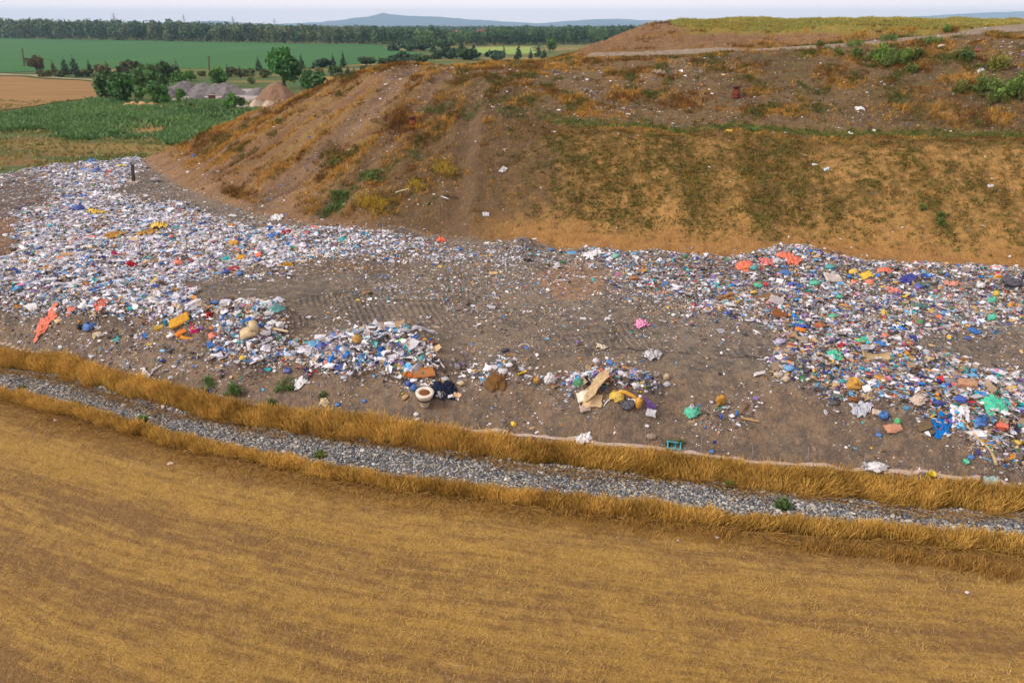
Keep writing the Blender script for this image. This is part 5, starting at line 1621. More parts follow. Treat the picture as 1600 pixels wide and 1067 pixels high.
# --- the many middling pieces of the heaps, each told by its neighbour
def more_bags():
    r = np.random.default_rng(77)
    n = 9000
    x = r.uniform(-46, 34, n); y = r.uniform(16, 60, n)
    zb, s, m, ya, yc = base_height(x, y, True)
    d = density(x, y, zb); px, py, pf = project(x, y, zb)
    ok = (d > .5) & (s < .3) & (px > 5) & (px < 1595) & (zb > .5)
    x, y, pf = x[ok], y[ok], pf[ok]
    ok = r.random(len(x)) < (pf / 45) ** .5 * .9
    x, y = x[ok], y[ok]
    lx = np.array([(l[0], l[1]) for l in LAND])
    cols = [("white", W_, .26), ("blue", BL, .17), ("dark blue", CB_, .10), ("pale grey", LG, .1), ("light blue", SB, .09), ("teal", TE, .07), ("beige", BE, .08), ("yellow", YE, .04), ("black", NV, .05), ("violet", PU, .03), ("brown", BR, .04), ("pink", S(214, 130, 170), .02)]
    pw = np.array([c[2] for c in cols]); pw /= pw.sum()
    used = set(); cnt = 0
    z = height(x, y); N = slope_n(x, y, .3)
    pl = [(l[0], l[1], l[2]) for l in LAND]
    for q in range(len(x)):
        if cnt >= 150: break
        dd = np.hypot(lx[:, 0] - x[q], lx[:, 1] - y[q]); j = int(np.argmin(dd))
        if dd[j] < .35 or dd[j] > 2.2: continue
        cn, c, _ = cols[r.choice(len(cols), p=pw)]
        kind = "bag" if r.random() < .68 else "sheet"
        ax, ay = x[q] - lx[j, 0], y[q] - lx[j, 1]
        rel = ("right of" if ax > 0 else "left of") if abs(ax) > abs(ay) * 1.1 else ("behind" if ay > 0 else "in front of")
        lab = LAND[j][2]
        for cut in (" lying", " in ", " on ", " at ", " beside", " below", " right ", " left ", " above", " of ", " among", " near", " between", " standing", " where", " leaning", " under", " behind", " stretched", " squeezed", " poking", " with ", " before", " spread", " draped", " hanging", " rolled", " alone", " just", " crowning", " along", " piled", " fanned", " sloping", " trailing", " arching", " stuck", " by "):
            if cut in lab[4:]: lab = lab[:4] + lab[4:].split(cut)[0]
        if len(lab.split()) < 3: continue
        word = "bag" if kind == "bag" else "film"
        label = f"small {cn} {word} lying just {rel} the {lab}"
        if label in used or len(label.split()) > 16: continue
        used.add(label); cnt += 1
        build_item(kind, x[q], y[q], z[q], N[q], r.uniform(.16, .32), c * r.uniform(.9, 1.05), np.random.default_rng(5000 + q), label, None, True)
more_bags()

# ------------------------------------------------------------------ plants
def leaf_cloud(centers, radii, n, size, r, squash=(1, 1, 1), col=(.05, .08, .03), var=.35, shell=.5):
    """small leaf faces spread through a set of lobes"""
    centers = np.array(centers, float); radii = np.array(radii, float)
    w_ = radii ** 2; li = r.choice(len(radii), n, p=w_ / w_.sum())
    d = r.normal(0, 1, (n, 3)); d /= np.linalg.norm(d, axis=1, keepdims=True)
    rad = radii[li] * (shell + (1 - shell) * r.random(n)) * r.uniform(.85, 1.1, n)
    P = centers[li] + d * rad[:, None] * np.array(squash)
    nn_ = d + r.normal(0, .55, (n, 3)); nn_ /= np.linalg.norm(nn_, axis=1, keepdims=True)
    a = np.cross(nn_, r.normal(0, 1, (n, 3))); a /= np.linalg.norm(a, axis=1, keepdims=True); b = np.cross(nn_, a)
    sz = size * r.uniform(.6, 1.3, n)
    q = [P - a * sz[:, None] * .6, P - b * sz[:, None] * .38 + nn_ * sz[:, None] * .1, P + a * sz[:, None] * .6, P + b * sz[:, None] * .38 - nn_ * sz[:, None] * .08]
    V = np.stack(q, 1).reshape(-1, 3)
    F = np.arange(n * 4).reshape(n, 4)
    lobe_t = r.uniform(1 - var, 1 + var, len(radii))[li]
    c = np.asarray(col)[None] * (lobe_t * r.uniform(.75, 1.25, n))[:, None]
    c = c + (r.random((n, 1)) < .15) * np.array([.02, .02, .0])
    return V, F, np.repeat(c, 4, 0)

M_BARK = mat_noise("bark", S(92, 76, 60), S(58, 48, 40), 4, bump=.4, stretch=(4, 4, .6))

def trunk_mesh(h, rad, r, limbs=4, spread=.4):
    parts = []
    pts = [(0, 0, -.15), (r.uniform(-.02, .02) * h, 0, h * .35), (r.uniform(-.04, .04) * h, r.uniform(-.03, .03) * h, h * .85)]
    parts.append(tube(pts, np.array([1.25, .9, .35]) * rad, 7))
    for k in range(limbs):
        a = r.uniform(0, 6.28); z0 = h * r.uniform(.3, .6)
        e = np.array([math.cos(a) * spread * h, math.sin(a) * spread * h, z0 + h * r.uniform(.2, .4)])
        parts.append(tube([(0, 0, z0), e * .5 + np.array([0, 0, z0 * .4]), e], np.array([.5, .35, .15]) * rad, 5))
    return join(parts)

def crown_data(kind, h, wd, r, col, n, leaf):
    if kind == "broad":
        L = [((0, 0, h * .62), wd * .33)]
        for k in range(9):
            a = r.uniform(0, 6.28); q = r.uniform(.18, .36) * wd
            L.append(((math.cos(a) * q, math.sin(a) * q, h * r.uniform(.36, .80)), wd * r.uniform(.16, .27)))
        L.append(((r.uniform(-.08, .08) * wd, 0, h * .86), wd * .17))
        return leaf_cloud([l[0] for l in L], [l[1] for l in L], n, leaf, r, (1, 1, .9), col)
    if kind == "bush":
        L = []
        for k in range(8):
            a = r.uniform(0, 6.28); q = r.uniform(.0, .32) * wd
            L.append(((math.cos(a) * q, math.sin(a) * q, h * r.uniform(.25, .66)), wd * r.uniform(.16, .26)))
        return leaf_cloud([l[0] for l in L], [l[1] for l in L], n, leaf, r, (1, 1, min(1.2, h / wd * 1.15)), col)
    if kind == "conifer":
        L = []
        for k in range(9):
            t = k / 8
            for j in range(3):
                a = r.uniform(0, 6.28); q = wd * .28 * (1 - t) * r.uniform(.6, 1.1)
                L.append(((math.cos(a) * q, math.sin(a) * q, h * (.12 + .80 * t)), wd * (.24 * (1 - t) + .05)))
        return leaf_cloud([l[0] for l in L], [l[1] for l in L], n, leaf, r, (1, 1, .9), col, .25)

PROTO = {}
def tree(kind, px, py, hpx, wpx, col, label, cat="tree", group=None, name=None, z0=0.0, at=None, n=None):
    """py: foot of the plant in the photo"""
    if at is None:
        x, y = unproject(px, py, z0); x, y = float(x), float(y); z = z0
        if kind == 'bush': wpx *= 1.42; hpx *= 1.3
        if kind == 'conifer': wpx *= 1.2
    else: x, y, z = at
    t = y * CP - (z - CAM_H) * SP
    h, wd = hpx / FPX * t, wpx / FPX * t
    key = (kind, round(h / wd * 4), tuple(np.round(col, 3)))
    nm = name or {"broad": "broadleaf_tree", "bush": "bush", "conifer": "conifer"}[kind]
    if key not in PROTO:
        r = np.random.default_rng(len(PROTO) + 300)
        H_, W2 = 10.0 * h / wd, 10.0
        cnt = n or {"broad": 2600, "bush": 900, "conifer": 520}[kind]
        V, F, C = crown_data(kind, H_, W2 * (.85 if kind == 'conifer' else 1), r, np.asarray(col), cnt, {"broad": .75, "bush": 1.1, "conifer": 1.1}[kind])
        V[:, 2] = np.maximum(V[:, 2], 0.02 * H_)
        crown = mesh_from("crown", V, [F], M_LEAF, {"col": ('FLOAT_COLOR', np.concatenate([C, np.ones((len(C), 1))], -1))})
        tv, tf = trunk_mesh(H_ * (.9 if kind == "conifer" else .7), {"broad": .42, "bush": .22, "conifer": .28}[kind], r, 0 if kind == "conifer" else 5, .25)
        PROTO[key] = (crown, mesh_from("trunk", tv, tf, M_BARK, None, True))
    root = empty(nm, (x, y, z)); root.scale = (wd / 10,) * 3
    root.rotation_euler = (0, 0, (px * 12.9898) % 6.28)
    tag(root, label, cat, group)
    link("crown", PROTO[key][0], root); link("trunk", PROTO[key][1], root)
    return root

DG, MG_, BG_, PG = S(58, 84, 44), S(74, 108, 50), S(88, 132, 56), S(106, 126, 74)
CF = S(54, 80, 56); RB = S(100, 92, 60)
T_ = [
 ("broad", 445, 140, 62, 66, S(58, 108, 42), "big round broadleaf tree towering beside the brown heap"),
 ("bush", 487, 147, 36, 42, S(64, 104, 48), "round dark tree between the big tree and the hill flank"),
 ("bush", 168, 158, 38, 36, MG_, "rounded leafy tree leftmost at the stone yard"),
 ("bush", 199, 162, 42, 42, S(62, 104, 46), "dense leafy tree second from the left at the stone yard"),
 ("bush", 232, 143, 34, 52, S(84, 120, 60), "wide pale green tree behind the two dense ones at the stone yard"),
 ("bush", 223, 156, 20, 16, BG_, "small bright bush right of the two dense trees"),
 ("bush", 249, 167, 32, 31, S(74, 116, 52), "ball shaped green bush before the grey heaps"),
 ("bush", 284, 164, 24, 15, BG_, "slim green bush right of the ball shaped one"),
 ("bush", 283, 142, 26, 22, BG_, "bright green bush behind the largest grey heap"),
 ("bush", 299, 126, 14, 15, BG_, "small light bush behind the bright green one"),
 ("bush", 364, 170, 20, 22, BG_, "left of two low bushes before the black heap"),
 ("bush", 381, 171, 22, 14, MG_, "right of two low bushes before the black heap"),
 ("bush", 346, 136, 26, 28, BG_, "bright bush right behind the largest grey heap, below a slim conifer"),
 ("bush", 258, 128, 26, 34, DG, "dark broad shrub behind the stone yard at the field edge"),
 ("bush", 203, 123, 24, 40, S(70, 78, 44), "wide brownish shrub at the near edge of the green field"),
 ("bush", 158, 120, 16, 18, RB, "brownish bush left of the wide brownish shrub"),
 ("broad", 59, 116, 28, 28, RB, "thin crowned brownish tree at the left end of the field row"),
 ("conifer", 86, 118, 24, 14, RB, "brownish small conifer right of the thin crowned tree"),
 ("conifer", 104, 118, 29, 16, CF, "dark conifer left of the tallest one in the field row"),
 ("conifer", 119, 121, 36, 19, CF, "tallest conifer of the row at the left edge of the field"),
 ("conifer", 142, 120, 25, 16, CF, "dark conifer right of the tallest one in the field row"),
 ("conifer", 170, 121, 25, 18, RB, "brownish conifer left of the wide brownish shrub"),
 ("conifer", 277, 117, 25, 14, PG, "pale slim conifer above the dark broad shrub"),
 ("conifer", 338, 118, 15, 10, PG, "small pale conifer right of the wooden pole"),
 ("conifer", 357, 121, 22, 11, CF, "slim dark conifer above the bright bush"),
 ("conifer", 376, 122, 20, 10, CF, "slim conifer between the dark one and the pale one by the big tree"),
 ("conifer", 393, 132, 28, 14, PG, "pale conifer just left of the big tree"),
 ("conifer", 405, 112, 22, 13, CF, "dark conifer behind the left side of the big tree"),
 ("conifer", 472, 108, 26, 12, CF, "dark conifer behind the right side of the big tree"),
 ("conifer", 490, 108, 12, 8, CF, "tiny conifer right of the one behind the big tree"),
 ("bush", 505, 106, 12, 20, CF, "low dark bush at the field edge right of the big tree"),
 ("bush", 522, 122, 18, 22, DG, "low dark bush standing before the conifers right of the big tree"),
 ("conifer", 521, 106, 18, 13, CF, "conifer left of the tall one at the field edge"),
 ("conifer", 537, 106, 26, 13, CF, "tall conifer at the field edge above the hill flank"),
 ("conifer", 544, 120, 16, 14, CF, "small conifer in front of the tall field edge conifer"),
 ("conifer", 554, 121, 14, 10, CF, "smallest conifer beside the hill flank"),
 ("bush", 573, 103, 12, 26, DG, "dark hedge bush at the right end of the green field"),
 ("conifer", 593, 104, 18, 8, PG, "slim pale conifer right of the dark hedge bush"),
 ("bush", 571, 117, 12, 12, DG, "round bush low beside the hill flank"),
 ("bush", 586, 115, 10, 12, MG_, "small bush right of the round one beside the hill flank"),
 ("bush", 605, 104, 12, 24, DG, "dark low bush above the hill shoulder, first in its hedge"),
 ("bush", 628, 103, 12, 28, CF, "dark low bush above the hill shoulder, second in its hedge"),
 ("bush", 655, 99, 11, 28, DG, "dark low bush above the hill shoulder, third in its hedge"),
 ("conifer", 614, 80, 12, 24, CF, "blunt dark conifer at the right corner of the green field"),
 ("bush", 640, 80, 14, 40, CF, "long dark thicket at the right corner of the green field"),
 ("conifer", 677, 82, 18, 14, CF, "dark conifer left of the tree with a light crown"),
 ("conifer", 722, 83, 20, 16, DG, "light crowned slim tree left of the bright meadow"),
 ("conifer", 740, 84, 14, 14, CF, "dark conifer at the left end of the bright meadow"),
 ("conifer", 787, 86, 16, 8, PG, "slim pale tree in the middle of the bright meadow"),
 ("conifer", 765, 84, 8, 6, CF, "tiny conifer in the bright meadow"),
 ("conifer", 810, 94, 22, 16, CF, "pointed dark conifer at the right end of the bright meadow"),
 ("conifer", 829, 92, 14, 10, CF, "small conifer right of the pointed dark one"),
 ("conifer", 841, 90, 20, 13, CF, "dark conifer second right of the pointed one"),
 ("bush", 859, 82, 22, 16, MG_, "rounded light tree near the foot of the upper mound"),
 ("conifer", 850, 92, 14, 14, DG, "low dark tree at the foot of the upper mound"),
 ("conifer", 681, 93, 14, 22, DG, "dark tree in the thicket just over the hill crest, leftmost"),
 ("bush", 702, 93, 14, 26, CF, "dark thicket over the hill crest below the light crowned tree"),
 ("bush", 734, 94, 12, 36, DG, "long dark thicket over the hill crest below the bright meadow"),
 ("bush", 772, 95, 12, 36, CF, "dark thicket over the hill crest left of the pointed conifer"),
 ("bush", 662, 80, 10, 30, CF, "low dark thicket between the field corner and the dark conifer"),
 ("bush", 695, 76, 10, 30, DG, "low far thicket left of the light crowned tree"),
]
ORD = ["first", "second", "third", "fourth", "fifth", "sixth", "seventh", "eighth", "ninth", "tenth", "eleventh", "twelfth", "thirteenth", "fourteenth", "fifteenth", "sixteenth"]
rh = np.random.default_rng(808)
for k_, px in enumerate((72, 95, 128, 150, 182, 220, 240, 272, 292, 315, 350, 370, 386, 412, 500, 530)):
    T_.append(("bush", px, 121 + rh.uniform(-2, 2.5), rh.uniform(7, 12), rh.uniform(12, 24), (S(96, 104, 56), S(84, 96, 50), S(112, 108, 62))[k_ % 3], f"low olive shrub in the hedge at the field's near edge, {ORD[k_]} from the left"))
for k_, (kind, px, py, hpx, wpx, col, label) in enumerate(T_):
    tree(kind, px, py, hpx, wpx, col * (1.0 + .0 * k_), label, "conifer" if kind == "conifer" else ("bush" if kind == "bush" and hpx < 30 else "tree"), "trees and bushes on the plain beyond the hill")

# the far wood: reads as one mass
def forest():
    r = np.random.default_rng(91)
    hp = Heap(); tr = Heap()
    front_px = [(-250, 60), (0, 60), (330, 66), (590, 70), (660, 74), (760, 71), (870, 70), (1010, 68), (1200, 60)]
    fp = np.array([unproject(a, b, 0.0) for a, b in front_px])
    m = 0
    for row in range(6):
        for px in np.arange(-250, 1150, 7.5):
            p = px + r.uniform(-4, 4)
            yb = np.interp(p, [a for a, b in front_px], [b for a, b in front_px])
            x, y = unproject(p, yb, 0.0)
            k = 1 + row * .055 + r.uniform(-.02, .02)
            if row == 0 and r.random() < .12: continue
            x, y = float(x) * k, float(y) * k
            hgt = np.interp(p, [-250, 0, 300, 420, 600, 700, 760, 1000], [17, 16.5, 13.5, 11.5, 10, 9.2, 9.5, 10.5]) * r.uniform(.82, 1.12) * (1 + .01 * row)
            if 690 < p < 765: hgt = min(hgt, 8.2)
            wd = hgt * r.uniform(.7, 1.05)
            dark = p > 580
            base = (S(84, 106, 72), S(74, 98, 70), S(98, 112, 78), S(62, 88, 68))[r.integers(0, 4)] if not dark else (S(66, 96, 66), S(58, 86, 62), S(86, 116, 68))[r.integers(0, 3)]
            L, Q = [], []
            for j in range(6):
                a = r.uniform(0, 6.28); q = r.uniform(0, .3) * wd
                L.append((x + math.cos(a) * q, y + math.sin(a) * q, hgt * r.uniform(.22, .78))); Q.append(wd * r.uniform(.22, .34))
            L.append((x, y, hgt * .86)); Q.append(wd * .18)
            V, F, C = leaf_cloud(L, Q, 240 if row < 3 else 110, wd * .14, r, (1, 1, 1.1), base, .25, .55)
            hp.add(V, [F], C)
            if row < 2:
                v, f = tube([(x, y, 0), (x, y, hgt * .6)], .22, 5)
                tr.add(v, [f], np.repeat(S(120, 106, 92)[None], len(v), 0))
    tag(hp.obj("forest", M_LEAF), "long dark green wood closing off the green field", "forest", kind="stuff")
    tag(tr.obj("forest_stems", M_STONE), "pale stems at the edge of the long wood", "tree stems", kind="stuff")
    # farther woods as a low dark belt out to the hills
    hp = Heap()
    for k in range(1500):
        y = 900 * math.exp(r.uniform(0, 1.35)); x = r.uniform(-.85, .45) * y
        hgt = r.uniform(7, 10.5)
        wd = r.uniform(14, 30)
        L = [(x + r.uniform(-.5, .5) * wd * 1.6, y + r.uniform(-8, 8), hgt * r.uniform(.3, .7)) for _ in range(5)]
        V, F, C = leaf_cloud(L, [hgt * .45] * 5, 40, hgt * .5, r, (1.6, 1, .8), S(66, 92, 72), .2, .6)
        hp.add(V, [F], C)
    tag(hp.obj("distant_woods", M_LEAF), "dark belt of distant woods below the blue hills", "forest", kind="stuff")
forest()

# bushes on the hill
HB = [
 (1390, 64, 14, 34, MG_, "wide green bush above the road near the hilltop"), (1334, 71, 11, 40, MG_, "long low bush above the road left of the wide one"), (1281, 73, 12, 12, S(86, 92, 44), "small olive bush above the road, leftmost"),
 (1456, 71, 16, 36, MG_, "low bush on the road's lower edge right of the wide one"), (1479, 50, 13, 14, BG_, "small bright bush in the pale grass of the hilltop"), (1337, 86, 15, 22, MG_, "round bush below the road, second from the left"),
 (1309, 86, 11, 18, S(86, 104, 50), "round bush below the road, leftmost"), (1376, 92, 24, 34, BG_, "left big bush of the green clump below the road"), (1394, 99, 26, 36, MG_, "middle big bush of the green clump below the road"), (1413, 96, 22, 26, BG_, "right big bush of the green clump below the road"),
 (1432, 92, 22, 20, S(80, 100, 46), "olive bush right of the green clump below the road"), (1424, 114, 18, 18, S(74, 104, 48), "single bush below the green clump"), (1509, 93, 24, 22, S(64, 108, 62), "bluish green bush beside the rubbish near the hilltop road"), (1561, 106, 26, 40, S(120, 116, 48), "wide yellowish bush near the right edge of the photo"),
 (1541, 144, 32, 50, MG_, "left bush of the dark green clump at the right edge"), (1572, 150, 34, 44, BG_, "middle bush of the dark green clump at the right edge"), (1596, 146, 36, 40, MG_, "right bush of the dark green clump at the right edge"), (1498, 144, 20, 26, S(104, 104, 48), "olive bush left of the dark green clump at the right edge"),
 (1173, 206, 10, 32, MG_, "low dark green bush on the terrace beside the yellow sheet"), (1556, 158, 18, 34, S(84, 100, 46), "low olive bush under the dark green clump"), (1489, 92, 14, 20, S(110, 104, 48), "small dull bush left of the bluish green one"),
 (1470, 352, 12, 16, S(76, 104, 40), "lower of two green weeds on the ochre slope"), (1470, 340, 12, 14, S(86, 110, 44), "upper of two green weeds on the ochre slope"), (1442, 328, 10, 10, S(96, 110, 46), "small green weed left of the two on the ochre slope"),
 (517, 330, 13, 18, S(74, 116, 62), "green weed at the lower end of the weedy gully on the left slope"), (533, 308, 12, 20, S(70, 110, 60), "green weed in the middle of the weedy gully on the left slope"), (583, 282, 12, 22, S(84, 120, 64), "light green weed above the weedy gully on the left slope"),
 (522, 258, 14, 22, S(96, 98, 46), "dull green bush in dry grass high on the left slope"),
]
HB2 = [
 (224, 660, 22, 18, S(86, 120, 62), "pale green weed growing in the stones on the left"), (1222, 793, 30, 28, S(70, 108, 58), "feathery green weed growing in the stones on the right"), (1139, 762, 22, 12, S(120, 124, 52), "yellow green weed at the edge of the taller wheat"),
 (36, 608, 10, 12, S(70, 90, 50), "small dark weed in the stones at the far left"), (116, 632, 10, 18, S(84, 100, 62), "flat grey green weed in the stones left of the pale green one"), (500, 712, 14, 26, S(90, 112, 50), "green patch of weed rising from the lower wheat"),
 (324, 600, 12, 28, S(80, 116, 58), "flat green weed on the bare bank above the black crate"), (366, 614, 26, 24, S(74, 112, 56), "green weed on the bare bank right of the black crate"), (446, 606, 16, 34, S(66, 104, 48), "wide dark green weed before the middle left ridge"),
 (424, 634, 14, 18, S(76, 108, 54), "small green weed just above the wheat below the wide one"), (505, 619, 8, 14, S(86, 116, 60), "tiny green weed on the bank right of the wide one"), (1045, 698, 18, 12, S(80, 104, 54), "dull weed behind the turquoise crate"), (1062, 694, 14, 8, S(90, 106, 56), "thin weed right behind the turquoise crate"),
]
def weeds(lst, group):
    P_ = np.array([(a[0], a[1]) for a in lst], float)
    x, y, z, t = hit(P_[:, 0], P_[:, 1])
    for i, (px, py, hpx, wpx, col, label) in enumerate(lst):
        if lst is HB2: hpx, wpx = hpx * .5, wpx * .95
        else: hpx, wpx, col = hpx * .72, wpx * .95, col * .8 + S(120, 124, 60) * .3
        r = np.random.default_rng(700 + i)
        h, wd = hpx / FPX * t[i], wpx / FPX * t[i]
        hp = Heap()
        n = int(420 + 900 * min(1, h))
        # upright leafy sprays rising from many stems
        k = 26
        sx, sy = np.clip(r.normal(0, .22, k), -.42, .42) * wd, np.clip(r.normal(0, .18, k), -.36, .36) * wd
        sh = h * r.uniform(.5, 1.05, k) * np.exp(-((sx / wd) ** 2) * 2.2)
        st_i = r.integers(0, k, n); tt = r.uniform(.12, 1, n)
        leanx, leany = r.normal(0, .25, k), r.normal(0, .2, k)
        P = np.stack([sx[st_i] + leanx[st_i] * sh[st_i] * tt + r.normal(0, .05, n) * wd, sy[st_i] + leany[st_i] * sh[st_i] * tt + r.normal(0, .05, n) * wd, sh[st_i] * tt], -1)
        P[:, 2] += height(x[i] + P[:, 0], y[i] + P[:, 1]) - z[i]
        c = col[None] * r.uniform(.6, 1.35, (k, 1))[st_i] * r.uniform(.8, 1.2, (n, 1))
        ll = r.uniform(.10, .22, n) * min(1, h + .25)
        hp.add(*blades(P, ll, ll * .32, r.uniform(0, 6.28, n), r.uniform(.2, 1.1, n), r.uniform(0, .5, n), c, c * 1.1, 1.0, r))
        hp.C[-1] = hp.C[-1] * .85 + S(112, 110, 60) * .28
        sp = np.stack([sx, sy, height(x[i] + sx, y[i] + sy) - z[i] - .02], -1)
        cs = np.repeat(S(112, 104, 56)[None], k, 0)
        hp.add(*blades(sp, sh * .9, np.full(k, .02), np.arctan2(leanx, leany), np.hypot(leanx, leany), np.zeros(k), cs, cs, 1.0, r))
        o = hp.obj("weed" if h < .9 else "bush", M_LEAF); o.location = (x[i], y[i], z[i])
        tag(o, label, "weed" if h < .9 else "bush", group)
weeds(HB, "green bushes and weeds on the hill")
weeds(HB2, "green weeds by the stones and on the bank")

# ------------------------------------------------------------------ fields, yard and heaps of the plain
def field(name, pts, z, mat, kind="structure"):
    P_ = np.array([unproject(a, b, 0.0) for a, b in pts], float)
    # dense outline so that the border can waver a little
    out = []
    for i in range(len(P_)):
        a, b = P_[i], P_[(i + 1) % len(P_)]
        for t in np.linspace(0, 1, 14, endpoint=False): out.append(a + (b - a) * t)
    out = np.array(out); d = np.hypot(out[:, 0], out[:, 1])
    out[:, 0] += (vnoise(out[:, 0] * .11, out[:, 1] * .05, 201) - .5) * d * .008
    out[:, 1] += (vnoise(out[:, 0] * .13, out[:, 1] * .05, 203) - .5) * d * .014
    V = np.concatenate([out, np.full((len(out), 1), z)], 1)
    me = mesh_from(name, V, [np.arange(len(V))[None]], mat)
    return tag(link(name, me), kind=kind)
field("green_field", [(-330, 57), (0, 60), (330, 66), (590, 70), (604, 76), (660, 84), (655, 95), (560, 101), (470, 108), (350, 109), (200, 107), (0, 114), (-330, 114)], .10, mat_noise("crop", S(38, 88, 40), S(54, 102, 46), .03, .9, .15, 7, stretch=(1, .25, 1), contrast=2.4))
field("meadow", [(722, 76), (770, 74), (832, 74), (838, 84), (780, 86), (722, 84)], .12, mat_noise("meadow", S(112, 142, 62), S(140, 152, 78), .05, .9, .15, 5))
field("ploughed_field", [(-330, 117), (0, 119), (148, 129), (152, 153), (90, 160), (60, 166), (0, 174), (-330, 186)], .10, mat_noise("ploughed", S(146, 114, 70), S(124, 94, 58), .35, .95, .1, 7, stretch=(.12, 1.6, 1), contrast=3.5))
field("farm_track", [(-330, 109), (0, 115), (80, 120), (152, 126), (152, 128.5), (80, 122.5), (0, 118), (-330, 113)], .14, mat_noise("track", S(146, 136, 108), S(124, 116, 82), .3, .95, .1))
field("stone_yard", [(262, 160), (290, 146), (330, 140), (410, 140), (462, 150), (440, 172), (395, 174), (330, 160)], .12, mat_noise("yard", S(168, 156, 150), S(134, 126, 124), .12, .95, .1))
field("dry_strip", [(496, 122), (560, 120), (548, 130), (500, 133)], .12, mat_noise("dry strip", S(166, 128, 68), S(124, 112, 60), .2, .95, .1))

# tall reeds and nettles between the yard and the landfill, and rough grass nearer
def reeds():
    r = np.random.default_rng(404)
    n = 120000
    x = r.uniform(-150, -12, n); y = r.uniform(66, 132, n)
    px, py, pf = project(x, y, 0.0 * x)
    zone = in_poly(px, py + 7 * (fbm(x * .12, y * .12, 405, 3) - .5) * 4, [(-330, 168), (0, 178), (60, 166), (150, 158), (300, 166), (420, 172), (360, 205), (280, 222), (180, 220), (80, 212), (0, 212), (-330, 206)])
    bare = in_poly(px, py, [(145, 194), (215, 190), (275, 197), (255, 207), (190, 208)])
    cl = fbm(x * .16, y * .16, 406, 4)
    q = np.where(zone, np.clip(.6 + 5.5 * (cl - .47), .05, 1), .06 + .5 * np.clip(cl - .5, 0, 1)) * np.where(bare, .12, 1)
    ok = (r.random(n) < q) & (hill_s(x, y) < -1) & (base_height(x, y) < .05)
    x, y, cl, zone = x[ok], y[ok], cl[ok], zone[ok]; n = len(x)
    k = 4
    X_ = np.repeat(x, k) + r.normal(0, .35, n * k); Y_ = np.repeat(y, k) + r.normal(0, .35, n * k); zz = np.repeat(zone, k)
    h = np.where(zz, r.uniform(.3, .8, n * k), r.uniform(.15, .4, n * k)) * np.repeat(.6 + .9 * cl, k)
    tone = np.clip(np.repeat(cl + r.normal(0, .12, n), k), 0, 1)[:, None]
    c = np.where(zz[:, None], S(60, 96, 52) * (1 - tone) + S(104, 136, 74) * tone, S(140, 122, 66) * (1 - tone) + S(104, 116, 58) * tone) * r.uniform(.75, 1.2, (n * k, 1))
    hp = Heap()
    hp.add(*blades(np.stack([X_, Y_, 0 * X_], -1), h, r.uniform(.12, .26, n * k), r.uniform(0, 6.28, n * k), r.uniform(.1, .8, n * k), r.uniform(0, .4, n * k), c, c * 1.1, 1.0, r))
    tag(hp.obj("reeds", M_LEAF), "dark green reeds and rough grass on the low ground left of the hill", "reeds", kind="stuff")
reeds()

def heap(px, py, hpx, wpx, c, label, seed, peaks=1, rough=.5):
    r = np.random.default_rng(seed)
    x, y = (float(v) for v in unproject(px, py, 0.0))
    t = y * CP + CAM_H * SP
    h, wd = hpx / FPX * t, wpx / FPX * t
    n = 46
    u, v = np.meshgrid(np.linspace(-1, 1, n), np.linspace(-1, 1, n))
    z = np.zeros_like(u)
    for k in range(peaks):
        cx = 0 if peaks == 1 else (-.55 + 1.1 * k / (peaks - 1)); hh = 1 if k == 0 or peaks == 1 else r.uniform(.6, .95)
        rr = np.hypot((u - cx) * (1 if peaks == 1 else r.uniform(1.2, 1.9)), v * 1.05 + .1 * np.sin(u * 5)) * (1 + .9 * (fbm(u * 1.4 + seed, v * 1.4, seed, 3) - .5))
        z = np.maximum(z, hh * np.clip(1.10 - np.sqrt((rr / .84) ** 2 + .03), 0, .86) ** .95)
    z = z * (1 + rough * (fbm(u * 5 + seed, v * 5, seed + 3, 4) - .5)) + (z > .01) * rough * .22 * (fbm(u * 9, v * 9, seed + 5, 2) - .5)
    edge = np.maximum(np.abs(u), np.abs(v))
    V = np.stack([u * wd * .54, v * wd * .42, z * h - .15 * smooth(.8, 1, edge)], -1).reshape(-1, 3)
    i = np.arange(n * n).reshape(n, n)
    F = np.stack([i[:-1, :-1], i[:-1, 1:], i[1:, 1:], i[1:, :-1]], -1).reshape(-1, 4)
    zz = z.reshape(-1)
    F = F[(zz[F].max(1) > .004)]
    m = mat_noise("heap", c, c * .72, .9, .95, .1, 8, bump=.6, bscale=2.5, contrast=2.5)
    o = place("stone_heap", V, F, m, (x, y, .05), False)
    tag(o, label, "heap", "heaps in the stone yard")
heap(318, 149, 21, 92, S(122, 117, 116), "largest grey stone heap in the middle of the yard", 1, 3)
heap(382, 149, 17, 74, S(126, 120, 118), "grey stone heap between the largest one and the brown heap", 2, 2)
heap(266, 152, 16, 34, S(116, 111, 110), "grey stone heap leftmost in the yard", 3)
heap(313, 159, 10, 40, S(102, 98, 98), "low dark grey heap before the largest grey one", 4)
heap(357, 160, 13, 40, S(84, 78, 84), "black heap in the front of the yard", 5)
heap(435, 157, 30, 72, S(134, 106, 84), "pointed brown earth heap under the big tree", 6, 1, .25)
heap(420, 172, 15, 58, S(190, 168, 150), "pale rubble heap below the brown earth heap", 7, 3, .7)
heap(222, 169, 10, 56, S(196, 152, 108), "tan rubble heap behind the ball shaped bush, on its left", 8, 3, .7)
heap(262, 172, 7, 26, S(196, 156, 116), "small tan rubble heap at the foot of the ball shaped bush", 9, 2, .7)

